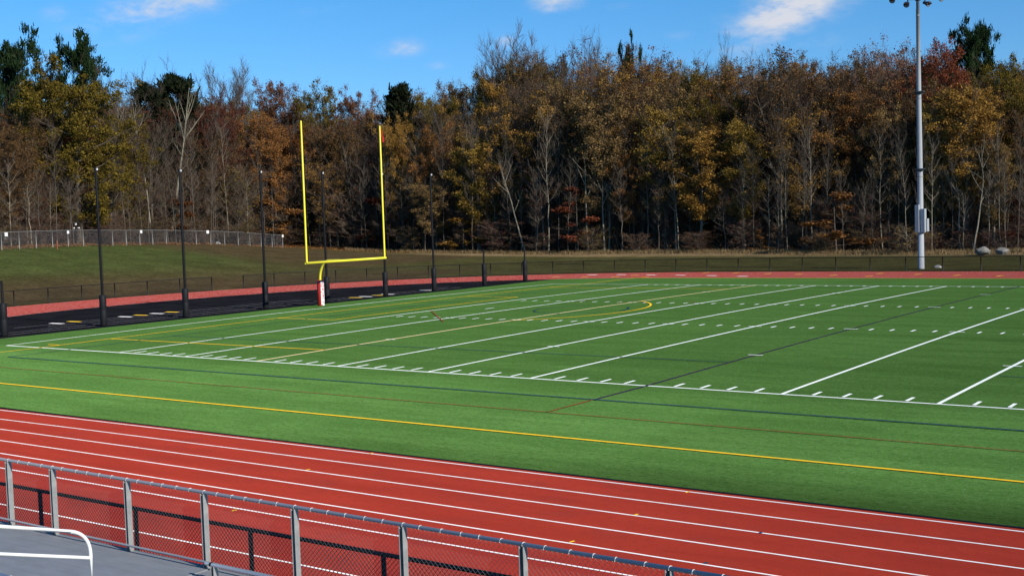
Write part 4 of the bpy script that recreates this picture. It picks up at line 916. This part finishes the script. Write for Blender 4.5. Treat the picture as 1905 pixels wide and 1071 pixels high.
for i, (x0, x1, y1, r, lb) in enumerate([(1094, 1088, 250, .17, 'pale straight trunk at the wood edge, left of the close pair'), (1124, 1118, 270, .19, 'pale trunk, left one of the close pair at the wood edge'), (1133, 1136, 290, .14, 'thin pale trunk, right one of the close pair at the wood edge'),
     (976, 928, 300, .18, 'pale trunk leaning strongly to the left in the middle of the wood'), (1013, 1000, 250, .22, 'stout grey trunk leaning left beside the strongly leaning pale one'), (1785, 1768, 300, .15, 'pale crooked trunk left of the two boulders'), (1811, 1826, 270, .14, 'pale trunk leaning right just left of the boulders'),
     (1790, 1800, 310, .11, 'thin pale trunk between the crooked and the leaning one near the boulders'), (1455, 1448, 260, .2, 'pale forked trunk left of the orange layered tree'), (1258, 1250, 240, .14, 'pale trunk with a side limb under the gold trees'), (1870, 1885, 320, .10, 'thin pale sapling behind the lower grey boulder'), (284, 246, 190, .15, 'pale arching trunk between the huge oak and the dead tree'),
     (515, 512, 300, .16, 'grey trunk at the right end of the grey fence'), (205, 203, 300, .30, 'thick grey trunk behind the white sign of the grey fence')]):
    limb_tree('tree', x0, 462, x1, y1, front(x0)+random.uniform(-.5, 2), r*.72, [(.55, 1.5, 2.6, r*.35), (.65, -1.3, 2.8, r*.35), (.78, 1.0, 2.2, r*.3), (.85, -.9, 2.0, r*.28), (.7, -1.8, 1.6, r*.25), (.92, .6, 1.6, r*.2)], lb, BARK_PALE if 'grey' not in lb else BARK_GREY)
# the crowded rest of the wood
for row, (dd, step, lo_) in enumerate(((7.5, 60, 40), (13, 56, 14), (20, 56, 4), (29, 60, 0), (40, 70, 0))):
    px = -70+row*17
    while px < 1990:
        x = px+random.uniform(-16, 16); d = front(x)+dd+random.uniform(-2.5, 2.5); s = skyline(x)
        top = s+random.uniform(2, 26)+lo_*random.uniform(.6, 2.0); hw = random.uniform(54, 80)*140/d
        k = random.random()
        if k < 0.26: tree('bare', x, d, top-4, hw, None, 'bare grey brown tree crowded among others like it inside the wood', twig=TWIG, group='bare trees crowded in the wood')
        elif k < 0.62: tree('sparse', x, d, top, hw*1.05, (random.choice(['brown', 'maroon', 'brown', 'russet']) if x < 720 else random.choice(['brown', 'tan', 'brown', 'orange', 'gold'])), 'half bare tree with thin autumn leaves crowded among others like it inside the wood', group='half bare autumn trees crowded in the wood')
        else: tree('oak', x, d, top+10, hw, (random.choice(['brown', 'olive', 'russet', 'brown', 'maroon']) if x < 720 else random.choice(['brown', 'olive', 'gold', 'orange', 'tan', 'olive'])), 'leafy autumn oak crowded among others like it inside the wood', group='autumn oaks crowded in the wood')
        px += step
for row, (dd, step) in enumerate(((0.3, 84), (3.5, 48), (6, 46), (11, 46), (17, 50), (24, 56))):
    px = -60+row*15
    while px < 1980:
        x = px+random.uniform(-18, 18); d = front(x)+dd+random.uniform(-2, 2)
        tree('thicket', x, d, (random.uniform(405, 452) if row == 0 else random.uniform(300, 410)-(row-1)*16), random.uniform(30, 52), random.choice(['brown', 'russet', 'maroon', 'olive']), 'dense leafless thicket filling the dim lower part of the wood', cat='bush', twig=TWIG_BRUSH, group='leafless thickets under the trees')
        px += step
px = -40
while px < 1960:
    x = px+random.uniform(-8, 8); d = front(x)+random.uniform(-1.2, 3.2)
    tree('slim', x, d, random.uniform(190, 350), random.uniform(12, 22), None, 'thin pale bare sapling in the row of slim trunks along the wood edge', bark=random.choice([BARK_PALE, BARK_GREY, BARK_GREY]), group='slim pale saplings along the wood edge', lean=random.uniform(-.05, .05), twig=TWIG_PALE)
    px += random.uniform(10, 22)
# undergrowth: bare brush, briars and dead leaves one could not count
mb = MB(); n = 9000; pxs = rng.uniform(-60, 1970, n); dds = rng.uniform(0.0, 26, n)**1.0; B = np.empty((n, 3))
for i in range(n):
    q = at(pxs[i], 460, front(pxs[i])+dds[i]); B[i] = (q[0], q[1], zat(q[0], q[1])-0.05)
hh = rng.gamma(3.0, .55, n)+.3; dr = unit(rng.normal(size=(n, 3))*np.array([.5, .5, 0])+np.array([0, 0, 1])); s = np.linspace(0, 1, 4)[None, :, None]
P = B[:, None]+dr[:, None]*hh[:, None, None]*s+rng.normal(0, .12, (n, 4, 3))*s*hh[:, None, None]*.5
mb.tubes(P, np.tile([.016, .012, .009, .005], (n, 1)), 3)
for rep in range(5):
    k = rng.integers(1, 3, n); b = P[np.arange(n), k]; d = unit(rng.normal(size=(n, 3))+np.array([0, 0, .7])); L3 = rng.uniform(.3, .9, n)[:, None]
    mb.tubes(np.stack([b, b+d*L3], 1), np.tile([.008, .004], (n, 1)), 3)
m_ = 26000; k = rng.integers(0, n, m_); c = P[k, rng.integers(1, 4, m_)]+rng.normal(0, .25, (m_, 3)); a = unit(rng.normal(size=c.shape)); b2 = unit(np.cross(a, rng.normal(size=c.shape))); sz = .13*np.exp(rng.normal(0, .35, m_))[:, None]
mb.add(np.stack([c-a*sz*.6, c-b2*sz*.35, c+a*sz*.6, c+b2*sz*.35], 1).reshape(-1, 3), np.arange(m_*4).reshape(-1, 4), 1)
tag(mb.obj('undergrowth', [TWIG_BRUSH, LEAVES['russet']]), 'brown brush and briars under the trees along the wood edge', 'undergrowth', kind='stuff')
# dry grass and fallen leaves along the edge of the lawn
mb = MB(); n = 15000; pxs = rng.uniform(640, 1960, n); B = np.empty((n, 3))
for i in range(n):
    q = at(pxs[i], 460, front(pxs[i])+rng.normal(-2.2, 1.2)); B[i] = (q[0], q[1], zat(q[0], q[1])-0.02)
h_ = rng.uniform(.12, .42, n)[:, None]; a = unit(rng.normal(size=(n, 3))*np.array([1, 1, 0])); t_ = B+np.array([0, 0, 1])*h_+rng.normal(0, .12, (n, 3))*np.array([1, 1, .2])
mb.add(np.stack([B-a*.035, B+a*.035, t_+a*.008, t_-a*.008], 1).reshape(-1, 3), np.arange(n*4).reshape(-1, 4))
tag(mb.obj('dry_grass', leaf_mat('straw', (.14, .095, .045), (.34, .24, .12))), 'strip of dry straw coloured grass between lawn and wood', 'grass', kind='stuff')
mb = MB(); n = 9000; pxs = rng.uniform(-40, 760, n); B = np.empty((n, 3))
for i in range(n):
    q = at(pxs[i], 460, front(pxs[i])+rng.uniform(-5.5, 3)); B[i] = (q[0], q[1], zat(q[0], q[1])+0.03)
a = unit(rng.normal(size=(n, 3))*np.array([1, 1, .4])); b2 = unit(np.cross(a, rng.normal(size=(n, 3))*.4+np.array([0, 0, 1]))); sz = rng.uniform(.07, .16, n)[:, None]
mb.add(np.stack([B-a*sz, B-b2*sz*.6, B+a*sz, B+b2*sz*.6], 1).reshape(-1, 3), np.arange(n*4).reshape(-1, 4))
tag(mb.obj('fallen_leaves', LEAVES['orange']), 'fallen rust coloured leaves behind the grey fence', 'leaves', kind='stuff')
